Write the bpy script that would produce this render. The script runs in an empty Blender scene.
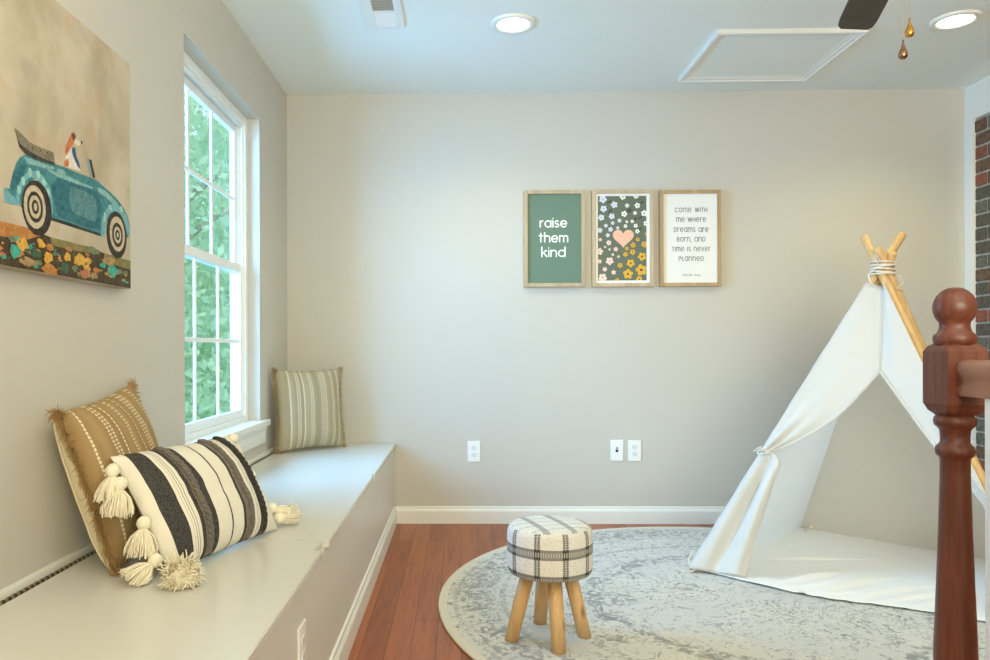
import bpy, bmesh, math, random
from mathutils import Vector, Matrix, noise as mnoise
R = math.radians
sc = bpy.context.scene
col = sc.collection

# ------------------------------------------------------------------ camera
cam_d = bpy.data.cameras.new('camera')
cam = bpy.data.objects.new('camera', cam_d)
col.objects.link(cam)
cam_d.sensor_width = 36.0
cam_d.lens = 750.76 / 990 * 36
cam_d.shift_x = (495 - 446.0) / 990
cam_d.shift_y = (349.62 - 330) / 990
cam_d.clip_start = 0.05
cam.location = (0, 0, 0.9853)
cam.rotation_euler = (Matrix.Rotation(0.01914, 4, 'Z') @ Matrix.Rotation(R(90), 4, 'X') @ Matrix.Rotation(-0.00283, 4, 'Z')).to_euler()
sc.camera = cam

# ------------------------------------------------------------------ world, sun, large lights, exposure
sc.view_settings.view_transform = 'Standard'
sc.view_settings.look = 'None'
sc.view_settings.gamma = 1
sc.view_settings.use_curve_mapping = False
sc.view_settings.exposure = -0.11
sc.cycles.use_denoising = True
sc.cycles.max_bounces = 10
sc.cycles.diffuse_bounces = 6
sc.cycles.sample_clamp_indirect = 6

w = bpy.data.worlds.new('sky')
sc.world = w
w.use_nodes = True
bgn = w.node_tree.nodes['Background']
bgn.inputs[0].default_value = (0.74, 0.95, 1.0, 1)
bgn.inputs[1].default_value = 1.3

def light(name, typ, loc, direction, energy, color, **kw):
    d = bpy.data.lights.new(name, typ)
    d.energy = energy
    d.color = color
    for k, v in kw.items():
        setattr(d, k, v)
    o = bpy.data.objects.new(name, d)
    col.objects.link(o)
    o.location = loc
    o.rotation_euler = Vector(direction).to_track_quat('-Z', 'Y').to_euler()
    return o

light('sun', 'SUN', (0, 0, 6), (-0.62, 0.38, -0.7), 2.6, (1.0, 0.96, 0.88), angle=R(2))
# daylight that falls through the window from the open sky beside the house
light('window_daylight', 'AREA', (-2.2, 2.85, 1.7), (0.98, 0.2, -0.12), 325, (0.18, 0.50, 1.0), shape='RECTANGLE', size=1.8, size_y=1.8)
# added fill from behind the camera and up at the ceiling; warm room lamp
light('rear_fill', 'AREA', (1.3, -2.4, 1.35), (-0.12, 1, 0.02), 90, (1.0, 0.98, 0.74), shape='RECTANGLE', size=2.6, size_y=1.7)  # added fill panel, the rear wall has no window
light('ceiling_fill', 'AREA', (0.9, 0.1, 1.5), (0.02, 0.6, 1), 64, (1.0, 1.0, 0.90), shape='RECTANGLE', size=1.2, size_y=1.2)  # added uplight that brightens the ceiling
light('warm_lamp', 'AREA', (-0.25, 0.35, 1.9), (-0.35, 0.55, -0.75), 4.0, (1, .62, .25), shape='DISK', size=.5)

# ------------------------------------------------------------------ dimensions
XL, XR, YF, H, YB = -0.986, 2.828, 4.261, 2.44, -2.7
BT = 0.456                       # bench top

# ------------------------------------------------------------------ helpers: objects
def obj(name, bm, mats, parent=None, smooth=False, loc=None):
    me = bpy.data.meshes.new(name)
    bm.normal_update()
    bm.to_mesh(me)
    bm.free()
    for m in (mats if isinstance(mats, (list, tuple)) else [mats]):
        me.materials.append(m)
    if smooth:
        for p in me.polygons:
            p.use_smooth = True
    o = bpy.data.objects.new(name, me)
    col.objects.link(o)
    if parent:
        o.parent = parent
    if loc:
        o.location = loc
    return o

def tag(o, label, cat, group=None, kind=None):
    if label: o['label'] = label
    if cat: o['category'] = cat
    if group: o['group'] = group
    if kind: o['kind'] = kind
    return o

def struct(o):
    o['kind'] = 'structure'
    return o

def thing(name, label, cat, loc=(0, 0, 0), group=None):
    o = bpy.data.objects.new(name, None)
    o.empty_display_size = 0.1
    col.objects.link(o)
    o.location = loc
    return tag(o, label, cat, group)

def copy_tree(o, parent=None):
    c = o.copy()
    col.objects.link(c)
    if parent:
        c.parent = parent
    for ch in list(o.children):
        copy_tree(ch, c)
    return c

# ------------------------------------------------------------------ helpers: shapes
def box(bm, lo, hi, mi=0, bev=0.0, seg=2):
    t = bmesh.new()
    bmesh.ops.create_cube(t, size=1)
    for v in t.verts:
        v.co = Vector([lo[i] + (v.co[i] + .5) * (hi[i] - lo[i]) for i in range(3)])
    if bev > 0:
        bmesh.ops.bevel(t, geom=list(t.edges), offset=bev, segments=seg, affect='EDGES', profile=.6)
    merge(bm, t, mi)

def merge(bm, t, mi=0, mat=None):
    t.verts.index_update()
    vs = [bm.verts.new(mat @ v.co if mat else v.co) for v in t.verts]
    for f in t.faces:
        try:
            nf = bm.faces.new([vs[v.index] for v in f.verts])
            nf.material_index = mi
            nf.smooth = f.smooth
        except ValueError:
            pass
    t.free()

def tube(bm, pts, r, n=10, mi=0, cap=True, closed=False, smooth=True):
    pts = [Vector(p) for p in pts]
    rs = r if isinstance(r, (list, tuple)) else [r] * len(pts)
    rings = []
    up = None
    for i, p in enumerate(pts):
        if closed:
            d = pts[(i + 1) % len(pts)] - pts[i - 1]
        else:
            d = pts[min(i + 1, len(pts) - 1)] - pts[max(i - 1, 0)]
        d.normalize()
        if up is None:
            up = Vector((0, 0, 1)) if abs(d.z) < .9 else Vector((1, 0, 0))
        a = d.cross(up)
        if a.length < 1e-5:
            a = d.cross(Vector((0, 1, 0)))
        a.normalize()
        b = d.cross(a).normalized()
        up = a.cross(d).normalized()
        rings.append([bm.verts.new(p + (a * math.cos(2 * math.pi * k / n) + b * math.sin(2 * math.pi * k / n)) * rs[i]) for k in range(n)])
    m = len(rings)
    for i in range(m if closed else m - 1):
        A, B = rings[i], rings[(i + 1) % m]
        for k in range(n):
            f = bm.faces.new((A[k], A[(k + 1) % n], B[(k + 1) % n], B[k]))
            f.material_index = mi
            f.smooth = smooth
    if cap and not closed:
        for ring in (rings[0], rings[-1]):
            f = bm.faces.new(ring)
            f.material_index = mi

def lathe(bm, prof, c=(0, 0, 0), n=32, mi=0, sx=1, sy=1):
    rings = []
    for r, z in prof:
        if r < 1e-6:
            rings.append([bm.verts.new((c[0], c[1], c[2] + z))])
        else:
            rings.append([bm.verts.new((c[0] + sx * r * math.cos(2 * math.pi * k / n), c[1] + sy * r * math.sin(2 * math.pi * k / n), c[2] + z)) for k in range(n)])
    for A, B in zip(rings, rings[1:]):
        for k in range(n):
            q = [A[k % len(A)], A[(k + 1) % len(A)], B[(k + 1) % len(B)], B[k % len(B)]]
            u = []
            for v in q:
                if v not in u:
                    u.append(v)
            if len(u) > 2:
                f = bm.faces.new(u)
                f.material_index = mi
                f.smooth = True

def prism(bm, prof, axis, a, b, mi=0):
    """profile of 2-D points swept from a to b along axis ('x','y' or 'z')"""
    def P(p, t):
        return {'x': (t, p[0], p[1]), 'y': (p[0], t, p[1]), 'z': (p[0], p[1], t)}[axis]
    A = [bm.verts.new(P(p, a)) for p in prof]
    B = [bm.verts.new(P(p, b)) for p in prof]
    n = len(prof)
    for k in range(n):
        bm.faces.new((A[k], A[(k + 1) % n], B[(k + 1) % n], B[k])).material_index = mi
    bm.faces.new(A).material_index = mi
    bm.faces.new(B).material_index = mi

def fixn(bm):
    bmesh.ops.recalc_face_normals(bm, faces=bm.faces)
    return bm

def grid(bm, fn, nu, nv, mi=0, uv=None, smooth=True):
    V = [[bm.verts.new(fn(i / nu, j / nv)) for i in range(nu + 1)] for j in range(nv + 1)]
    for j in range(nv):
        for i in range(nu):
            f = bm.faces.new((V[j][i], V[j][i + 1], V[j + 1][i + 1], V[j + 1][i]))
            f.material_index = mi
            f.smooth = smooth
            if uv:
                for l, (a, b) in zip(f.loops, ((i, j), (i + 1, j), (i + 1, j + 1), (i, j + 1))):
                    l[uv].uv = (a / nu, b / nv)
    return V

def solid(o, t, off=0):
    m = o.modifiers.new('thickness', 'SOLIDIFY')
    m.thickness = t
    m.offset = off
    return o

# ------------------------------------------------------------------ helpers: node materials
class X:
    """a float socket with arithmetic"""
    def __init__(s, nt, v): s.nt, s.v = nt, v
    def m(s, op, *a):
        n = s.nt.nodes.new('ShaderNodeMath'); n.operation = op
        for i, q in enumerate((s,) + a):
            q = q.v if isinstance(q, X) else q
            if isinstance(q, (int, float)): n.inputs[i].default_value = q
            else: s.nt.links.new(q, n.inputs[i])
        return X(s.nt, n.outputs[0])
    def __add__(s, o): return s.m('ADD', o)
    def __sub__(s, o): return s.m('SUBTRACT', o)
    def __mul__(s, o): return s.m('MULTIPLY', o)
    def __truediv__(s, o): return s.m('DIVIDE', o)
    def fract(s): return s.m('FRACT')
    def floor(s): return s.m('FLOOR')
    def lt(s, o): return s.m('LESS_THAN', o)
    def gt(s, o): return s.m('GREATER_THAN', o)
    def max(s, o): return s.m('MAXIMUM', o)
    def min(s, o): return s.m('MINIMUM', o)
    def abs(s): return s.m('ABSOLUTE')
    def sin(s): return s.m('SINE')
    def band(s, c, hw): return (s - c).abs().lt(hw)
    def clamp(s): return s.max(0.0).min(1.0)
    def smooth(s, a, b):
        n = s.nt.nodes.new('ShaderNodeMapRange'); n.interpolation_type = 'SMOOTHSTEP'
        s.nt.links.new(s.v, n.inputs[0]); n.inputs[1].default_value = a; n.inputs[2].default_value = b
        return X(s.nt, n.outputs[0])

class M:
    def __init__(s, name, color=(.8, .8, .8), rough=.5, spec=.5, metal=0.0):
        s.mat = bpy.data.materials.new(name); s.mat.use_nodes = True
        s.nt = s.mat.node_tree; s.b = s.nt.nodes['Principled BSDF']
        s.b.inputs['Base Color'].default_value = (*color, 1)
        s.b.inputs['Roughness'].default_value = rough
        s.b.inputs['Specular IOR Level'].default_value = spec
        s.b.inputs['Metallic'].default_value = metal
    def node(s, t, **kw):
        n = s.nt.nodes.new(t)
        for k, v in kw.items(): setattr(n, k, v)
        return n
    def link(s, a, b): s.nt.links.new(a.v if isinstance(a, X) else a, b)
    def coord(s, kind='Object', scale=(1, 1, 1), rot=(0, 0, 0)):
        tc = s.node('ShaderNodeTexCoord'); mp = s.node('ShaderNodeMapping')
        mp.inputs['Scale'].default_value = scale; mp.inputs['Rotation'].default_value = rot
        s.link(tc.outputs[kind], mp.inputs[0])
        return mp.outputs[0]
    def xyz(s, vec):
        n = s.node('ShaderNodeSeparateXYZ'); s.link(vec, n.inputs[0])
        return [X(s.nt, o) for o in n.outputs]
    def noise(s, vec, scale=5, detail=3, rough=.5, dist=0.0):
        n = s.node('ShaderNodeTexNoise'); s.link(vec, n.inputs['Vector'])
        n.inputs['Scale'].default_value = scale; n.inputs['Detail'].default_value = detail
        n.inputs['Roughness'].default_value = rough; n.inputs['Distortion'].default_value = dist
        return X(s.nt, n.outputs[0])
    def mix(s, fac, a, b):
        n = s.node('ShaderNodeMix', data_type='RGBA')
        if isinstance(fac, (int, float)): n.inputs[0].default_value = fac
        else: s.link(fac, n.inputs[0])
        for q, i in ((a, 6), (b, 7)):
            if isinstance(q, tuple): n.inputs[i].default_value = (*q[:3], 1)
            else: s.link(q, n.inputs[i])
        return n.outputs[2]
    def color(s, c): s.link(c, s.b.inputs['Base Color'])
    def bump(s, h, strength=.3, dist=.01):
        n = s.node('ShaderNodeBump'); n.inputs['Strength'].default_value = strength
        n.inputs['Distance'].default_value = dist
        s.link(h, n.inputs['Height']); s.link(n.outputs[0], s.b.inputs['Normal'])

def srgb(r, g, b):
    f = lambda c: c / 12.92 if c <= .04045 else ((c + .055) / 1.055) ** 2.4
    return (f(r / 255), f(g / 255), f(b / 255))

def plain(name, rgb, rough=.5, spec=.5, metal=0.0):
    return M(name, srgb(*rgb), rough, spec, metal).mat

def paint(name, rgb, rough=.55, tex=.06, scale=260, spec=.35):
    m = M(name, srgb(*rgb), rough, spec)
    v = m.coord()
    n = m.noise(v, scale, 2)
    m.bump(n, tex, .002)
    c = m.noise(v, 1.7, 3)
    m.color(m.mix(c, srgb(*[q - 2 for q in rgb]), srgb(*[min(255, q + 2) for q in rgb])))
    return m.mat

def cloth(name, rgb, scale=900, var=8, bump=.25, translucent=0.0):
    m = M(name, srgb(*rgb), .9, .15)
    v = m.coord()
    x, y, z = m.xyz(v)
    wv = ((x + y) * scale).sin() * ((z + y * .37) * scale).sin()
    n = m.noise(v, 40, 3)
    m.color(m.mix(n, srgb(*[max(0, q - var) for q in rgb]), srgb(*[min(255, q + var) for q in rgb])))
    m.bump(wv + n * 2.0, bump, .0012)
    if translucent:
        t = m.node('ShaderNodeBsdfTranslucent'); t.inputs[0].default_value = (*srgb(*rgb), 1)
        mx = m.node('ShaderNodeMixShader'); mx.inputs[0].default_value = translucent
        out = m.nt.nodes['Material Output']
        m.link(m.b.outputs[0], mx.inputs[1]); m.link(t.outputs[0], mx.inputs[2]); m.link(mx.outputs[0], out.inputs[0])
    return m.mat

def wood(name, dark, light_, axis='z', scale=14, rough=.4, stretch=.06, knots=False, spec=.4):
    m = M(name, srgb(*light_), rough, spec)
    s = {'x': (stretch, 1, 1), 'y': (1, stretch, 1), 'z': (1, 1, stretch)}[axis]
    v = m.coord(scale=s)
    n = m.noise(v, scale, 5, .6, .8)
    f = m.noise(v, scale * 9, 3, .6)
    fac = (n * .75 + f * .35 - .05).smooth(.3, .75)
    c = m.mix(fac, srgb(*dark), srgb(*light_))
    if knots:
        k = m.node('ShaderNodeTexVoronoi'); m.link(m.coord(scale=(1, 1, .55)), k.inputs['Vector']); k.inputs['Scale'].default_value = 9
        kk = X(m.nt, k.outputs['Distance']).smooth(.07, .2)
        c = m.mix(kk, srgb(122, 78, 40), c)
    m.color(c)
    m.bump(f, .15, .001)
    return m.mat
PAINT=[
('soil','p',[(1.4886,1.254),(1.5344,1.2539),(1.6236,1.256),(1.7451,1.2477),(1.9117,1.2516),(2.0218,1.2422),(2.1519,1.244),(2.1514,1.1642),(1.534,1.1575),(1.4882,1.1569)]),
('ochre','p',[(1.4886,1.254),(1.5344,1.2539),(1.6236,1.256),(1.6821,1.2452),(1.6235,1.2276),(1.5343,1.2228),(1.4885,1.2279)]),
('olive','p',[(1.7236,1.2491),(1.8128,1.2503),(1.9381,1.25),(1.9381,1.237),(1.8127,1.2308),(1.732,1.2318)]),
('olive','p',[(1.9875,1.246),(2.1519,1.244),(2.1517,1.218),(2.0694,1.2204),(1.9874,1.2273)]),
('shadow','p',[(1.6052,1.3006),(1.6353,1.3086),(1.7497,1.3072),(1.9656,1.3066),(1.9878,1.2914),(1.9655,1.288),(1.7497,1.2884),(1.62,1.2881)]),
('teal','p',[(1.5483,1.2959),(1.5467,1.3206),(1.5518,1.3269),(1.5658,1.3267),(1.5711,1.3427),(1.5801,1.366),(1.591,1.3878),(1.6057,1.4045),(1.6244,1.4147),(1.663,1.4192),(1.7035,1.4215),(1.7417,1.4241),(1.7952,1.4277),(1.8521,1.4278),(1.9232,1.4316),(1.9527,1.4305),(1.9886,1.4225),(2.0287,1.4148),(2.0644,1.4056),(2.1014,1.3905),(2.1299,1.3701),(2.1427,1.3436),(2.1412,1.3117),(2.1199,1.3057),(2.0824,1.3449),(2.0342,1.3558),(1.9993,1.3308),(1.9794,1.2901),(1.96,1.2951),(1.8914,1.2946),(1.8131,1.2967),(1.7541,1.2962),(1.7324,1.2947),(1.7073,1.3501),(1.6668,1.373),(1.6279,1.351),(1.6089,1.2991),(1.5691,1.2957)]),
('deep','p',[(1.7546,1.3931),(1.8137,1.4041),(1.8818,1.4019),(1.9498,1.401),(1.9715,1.3711),(1.9656,1.3039),(1.8914,1.2997),(1.8131,1.3016),(1.7585,1.3017),(1.7369,1.3376),(1.7285,1.3685)]),
('mid','p',[(1.8136,1.387),(1.8817,1.3892),(1.9336,1.3846),(1.9495,1.359),(1.9439,1.3214),(1.8814,1.3209),(1.8227,1.3253),(1.8087,1.3519)]),
('deep','p',[(1.5801,1.366),(1.5982,1.3832),(1.6319,1.3936),(1.6242,1.3764),(1.5981,1.3444),(1.5799,1.3276),(1.5693,1.3296)]),
('pale','p',[(1.6206,1.4083),(1.6551,1.4116),(1.6993,1.4125),(1.7416,1.4159),(1.7416,1.4089),(1.6911,1.4025),(1.6357,1.3978)]),
('pale','p',[(1.6993,1.4033),(1.7679,1.408),(1.8423,1.4082),(1.9231,1.4083),(1.9231,1.4031),(1.8374,1.3984),(1.759,1.3965)]),
('pale','e',(1.775,1.4108,0.0202,0.0077)),
('pale','p',[(1.9499,1.4141),(1.9885,1.4145),(2.0287,1.4066),(2.0644,1.3945),(2.095,1.378),(2.0764,1.3746),(2.0344,1.3887),(1.9884,1.3984),(1.9552,1.4021)]),
('sky','p',[(1.5907,1.3256),(1.6054,1.3503),(1.6242,1.372),(1.6472,1.3852),(1.6708,1.3897),(1.6951,1.384),(1.7158,1.3704),(1.7326,1.3461),(1.7367,1.3049),(1.7239,1.3002),(1.7156,1.3334),(1.6991,1.3575),(1.6747,1.3703),(1.6471,1.3707),(1.6241,1.3567),(1.6053,1.3287),(1.6015,1.3042),(1.587,1.3013)]),
('mint','e',(1.6017,1.3323,0.0073,0.0098)),
('mint','e',(1.6166,1.355,0.0075,0.0098)),
('mint','e',(1.6433,1.3798,0.0078,0.01)),
('mint','e',(1.6748,1.3816,0.008,0.0102)),
('mint','e',(1.6991,1.369,0.0082,0.0103)),
('mint','e',(1.7157,1.3495,0.0084,0.0104)),
('sky','p',[(1.971,1.2862),(1.974,1.3265),(1.9938,1.3593),(2.0227,1.381),(2.0583,1.392),(2.0951,1.3865),(2.1267,1.3667),(2.1426,1.3321),(2.136,1.3081),(2.12,1.3314),(2.0887,1.3656),(2.0522,1.3701),(2.0167,1.3554),(1.9965,1.3276),(1.9906,1.2892)]),
('mint','e',(1.9909,1.3427,0.0068,0.0134)),
('mint','e',(2.0227,1.3741,0.0117,0.0069)),
('mint','e',(2.0888,1.3824,0.01,0.0084)),
('sky','p',[(1.5483,1.2959),(1.5467,1.3226),(1.5553,1.3266),(1.5728,1.3176),(1.6052,1.3049),(1.6052,1.2984)]),
('tyre','e',(1.6705,1.306,0.0598,0.0618)),
('cream','e',(1.6616,1.3068,0.0434,0.0482)),
('tyre','e',(1.6623,1.307,0.0316,0.0347)),
('cream','e',(1.662,1.307,0.0229,0.0258)),
('tyre','e',(1.6626,1.3071,0.0142,0.0161)),
('cream','e',(1.6633,1.3073,0.0067,0.009)),
('tyre','e',(2.0614,1.3051,0.0617,0.0651)),
('cream','e',(2.0648,1.3085,0.0462,0.0485)),
('tyre','e',(2.0655,1.3059,0.0328,0.0339)),
('cream','e',(2.0659,1.3059,0.0225,0.0231)),
('tyre','e',(2.0657,1.306,0.014,0.0144)),
('cream','e',(2.0663,1.306,0.006,0.0072)),
('ragtop','p',[(1.5841,1.4608),(1.595,1.4597),(1.6096,1.4564),(1.6398,1.4463),(1.6832,1.4459),(1.7246,1.4489),(1.7396,1.4482),(1.7438,1.4235),(1.6994,1.4193),(1.6552,1.4183),(1.6282,1.4212),(1.6058,1.4283),(1.5949,1.4404)]),
('char','p',[(1.5949,1.4404),(1.6058,1.4326),(1.632,1.4277),(1.6591,1.4249),(1.6994,1.4239),(1.7438,1.427),(1.7438,1.4211),(1.6994,1.4159),(1.6512,1.4139),(1.6244,1.4158),(1.6021,1.4251)]),
('tyre','e',(1.6514,1.4373,0.0031,0.0018)),
('tyre','e',(1.6831,1.4379,0.0032,0.0018)),
('tyre','e',(1.7119,1.4409,0.0034,0.0019)),
('char','p',[(1.9057,1.4763),(1.9193,1.4772),(1.9403,1.4342),(1.9264,1.4336)]),
('sky','p',[(1.8924,1.4742),(1.9026,1.4755),(1.9206,1.4336),(1.9143,1.4332)]),
('white','p',[(1.7861,1.4291),(1.7931,1.4549),(1.8048,1.4798),(1.8235,1.4824),(1.833,1.4652),(1.8571,1.4415),(1.8645,1.4357),(1.8233,1.4321)]),
('rust','p',[(1.7885,1.4634),(1.7955,1.4821),(1.8072,1.4999),(1.819,1.5167),(1.8309,1.525),(1.8429,1.5198),(1.8356,1.5029),(1.8236,1.4873),(1.8094,1.4737),(1.7977,1.4561)]),
('white','p',[(1.8356,1.5079),(1.8477,1.51),(1.8649,1.5073),(1.8624,1.4991),(1.8452,1.4932),(1.8332,1.4973)]),
('brown','p',[(1.819,1.5154),(1.8309,1.5213),(1.8405,1.5154),(1.8332,1.5023),(1.8237,1.5033)]),
('tyre','e',(1.8689,1.5082,0.004,0.0045)),
('blue','p',[(1.8236,1.4849),(1.8379,1.4863),(1.8378,1.4714),(1.8547,1.4559),(1.8645,1.4383),(1.8474,1.4441),(1.8306,1.4597),(1.8211,1.472)]),
('rust','p',[(1.7862,1.4411),(1.8,1.4507),(1.8092,1.4421),(1.8045,1.4312),(1.7861,1.4291)]),
('rustg','e',(1.8356,1.1882,0.0158,0.0068)),
('green','e',(1.8556,1.2012,0.0168,0.0071)),
('ochre','e',(1.8533,1.179,0.0073,0.0031)),
('green','e',(2.0185,1.2099,0.0086,0.0033)),
('gold','e',(1.4977,1.2267,0.0062,0.0032)),
('green','e',(1.5669,1.1825,0.0055,0.0028)),
('ochre','e',(1.7224,1.2247,0.016,0.0073)),
('turq','e',(1.5922,1.2252,0.0138,0.0068)),
('soil2','e',(1.6338,1.1716,0.0101,0.0048)),
('green','e',(1.8377,1.2218,0.0181,0.0078)),
('sand','e',(2.1019,1.1833,0.0126,0.0047)),
('sand','e',(1.7043,1.1744,0.0079,0.0036)),
('soil2','e',(1.6404,1.197,0.0047,0.0022)),
('clay','e',(1.895,1.2294,0.0109,0.0045)),
('rustg','e',(1.7441,1.2123,0.0107,0.0049)),
('rustg','e',(1.5754,1.2223,0.0131,0.0065)),
('gold','e',(1.6717,1.2097,0.0106,0.005)),
('ochre','e',(1.6764,1.1979,0.0049,0.0023)),
('gold','e',(1.895,1.1963,0.0191,0.0079)),
('sand','e',(1.9302,1.1787,0.0196,0.008)),
('ochre','e',(1.7635,1.1778,0.0083,0.0037)),
('clay','e',(1.5418,1.1858,0.0113,0.0057)),
('sand','e',(1.5081,1.1704,0.0047,0.0024)),
('clay','e',(1.7639,1.2098,0.0071,0.0032)),
('sand','e',(2.0651,1.2008,0.0123,0.0047)),
('rustg','e',(1.643,1.1831,0.0111,0.0052)),
('ochre','e',(1.8815,1.1739,0.0082,0.0034)),
('ochre','e',(1.529,1.1967,0.0121,0.0063)),
('ochre','e',(1.6065,1.1978,0.0125,0.0061)),
('soil2','e',(1.855,1.2241,0.0185,0.0079)),
('turq','e',(1.5065,1.2051,0.0111,0.0058)),
('gold','e',(2.1151,1.1998,0.0098,0.0037)),
('gold','e',(1.5412,1.2091,0.0054,0.0028)),
('turq','e',(1.6371,1.2076,0.0147,0.0071)),
('rustg','e',(2.1105,1.2053,0.0158,0.0059)),
('turq','e',(1.6495,1.2196,0.0095,0.0045)),
('turq','e',(1.5439,1.1804,0.0089,0.0046)),
('gold','e',(1.8383,1.2027,0.0101,0.0044)),
('soil2','e',(1.7508,1.2003,0.0116,0.0052)),
('rustg','e',(1.6737,1.184,0.013,0.0061)),
('soil2','e',(1.812,1.2302,0.0094,0.004)),
('rustg','e',(1.8927,1.2167,0.0127,0.0052)),
('turq','e',(1.9007,1.1766,0.0109,0.0045)),
('clay','e',(1.8075,1.2314,0.0124,0.0053)),
('soil2','e',(1.654,1.2195,0.0077,0.0037)),
('soil2','e',(1.8523,1.1852,0.0103,0.0044)),
('turq','e',(1.6647,1.1738,0.0091,0.0042)),
('sand','e',(2.0198,1.1932,0.022,0.0085)),
('sand','e',(1.7671,1.1997,0.0073,0.0033)),
('rustg','e',(2.0766,1.2044,0.0186,0.0071)),
('green','e',(1.8687,1.2082,0.0141,0.0059)),
('soil2','e',(1.7659,1.1753,0.009,0.004)),
('ochre','e',(1.9446,1.1959,0.0167,0.0067)),
('turq','e',(1.585,1.1982,0.0102,0.005)),
('ochre','e',(1.597,1.191,0.0104,0.0051)),
('turq','e',(2.1197,1.1793,0.0105,0.0039)),
('soil2','e',(1.5431,1.1695,0.0085,0.0043)),
('green','e',(1.5078,1.2073,0.0071,0.0038)),
('sand','e',(1.5248,1.2266,0.0103,0.0053)),
('gold','e',(1.492,1.2122,0.0061,0.0032)),
('turq','e',(1.5832,1.1982,0.0215,0.0128)),
('turq','e',(2.0338,1.2027,0.0294,0.0164)),
('gold','e',(1.6126,1.2194,0.0242,0.013)),
('gold','e',(1.6822,1.2282,0.0162,0.0091)),
('gold','e',(1.715,1.1993,0.0169,0.0116)),
('ochre','e',(1.7196,1.1721,0.0338,0.0162)),
('gold','e',(1.8611,1.2121,0.0247,0.0138)),
('gold','e',(1.8987,1.2141,0.018,0.0102)),
('gold','e',(1.7988,1.212,0.0139,0.0109)),
('green','e',(1.6548,1.2031,0.0353,0.0089)),
('sand','e',(1.6352,1.1808,0.0306,0.0099)),
('ochre','e',(1.5416,1.2363,0.0272,0.0083)),
('clay','e',(1.886,1.1796,0.0253,0.0127)),
('green','e',(1.7849,1.1839,0.0182,0.012)),
('turq','e',(1.9763,1.2127,0.0167,0.0079)),
('rustg','e',(1.928,1.2435,0.0318,0.0103)),
('sand','e',(2.0106,1.2273,0.0288,0.0108)),
('soil2','e',(2.0167,1.1922,0.005,0.0014)),
('soil2','e',(1.8294,1.2288,0.0049,0.0035)),
('turq','e',(1.6361,1.2155,0.0035,0.0029)),
('turq','e',(1.8488,1.2113,0.0032,0.0022)),
('turq','e',(1.7418,1.2208,0.0048,0.002)),
('gold','e',(2.0393,1.2326,0.0049,0.0039)),
('green','e',(1.7807,1.213,0.004,0.0022)),
('rustg','e',(1.6008,1.2207,0.0032,0.0031)),
('clay','e',(2.0562,1.1977,0.0074,0.0022)),
('clay','e',(1.6138,1.2414,0.0037,0.0018)),
('green','e',(1.7418,1.2258,0.0063,0.0018)),
('gold','e',(1.5099,1.2338,0.0017,0.0021)),
('soil','e',(1.6255,1.1715,0.002,0.0021)),
('clay','e',(1.9985,1.1902,0.0046,0.003)),
('green','e',(1.7401,1.1918,0.006,0.0033)),
('clay','e',(1.499,1.2352,0.0033,0.0017)),
('ochre','e',(1.638,1.202,0.0033,0.0026)),
('ochre','e',(1.9739,1.2263,0.0042,0.0025)),
('soil2','e',(2.0585,1.1808,0.0042,0.0026)),
('rustg','e',(1.9697,1.1978,0.0066,0.003)),
('gold','e',(1.7445,1.1744,0.0042,0.0028)),
('ochre','e',(1.9034,1.1781,0.0068,0.0014)),
('gold','e',(1.9924,1.1918,0.0061,0.003)),
('turq','e',(1.7389,1.2136,0.0042,0.0024)),
('turq','e',(1.7544,1.2123,0.0041,0.0024)),
('clay','e',(1.5137,1.1858,0.0043,0.0026)),
('rustg','e',(1.8637,1.2338,0.0046,0.0014)),
('gold','e',(1.6988,1.2034,0.0055,0.0016)),
('rustg','e',(1.851,1.1737,0.0068,0.0037)),
('turq','e',(1.8935,1.2077,0.0057,0.0023)),
('ochre','e',(1.5677,1.1948,0.0037,0.0025)),
('green','e',(1.9226,1.218,0.0056,0.0032)),
('gold','e',(2.0267,1.225,0.0034,0.0032)),
('soil2','e',(1.7493,1.2107,0.0038,0.0013)),
('soil2','e',(1.8875,1.2261,0.006,0.002)),
('green','e',(2.0804,1.2003,0.0047,0.0029)),
('soil2','e',(1.6152,1.1854,0.0055,0.0028)),
('gold','e',(2.0144,1.2063,0.0039,0.0032)),
('soil2','e',(1.8577,1.2298,0.0026,0.0035)),
('gold','e',(1.7598,1.2044,0.0061,0.0023)),]
# ------------------------------------------------------------------ materials of the shell
WALL = paint('wall_paint', (200, 196, 186), .6)
CEIL = paint('ceiling_paint', (232, 238, 233), .7)
TRIM = paint('white_trim_paint', (232, 232, 226), .35, .02, 120, .45)
BENCHW = paint('bench_white_paint', (214, 212, 204), .27, .02, 60, .5)
BENCHF = paint('bench_front_paint', (216, 214, 206), .35, .02, 60, .45)
VINYL = plain('white_vinyl', (236, 240, 240), .35)

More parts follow.
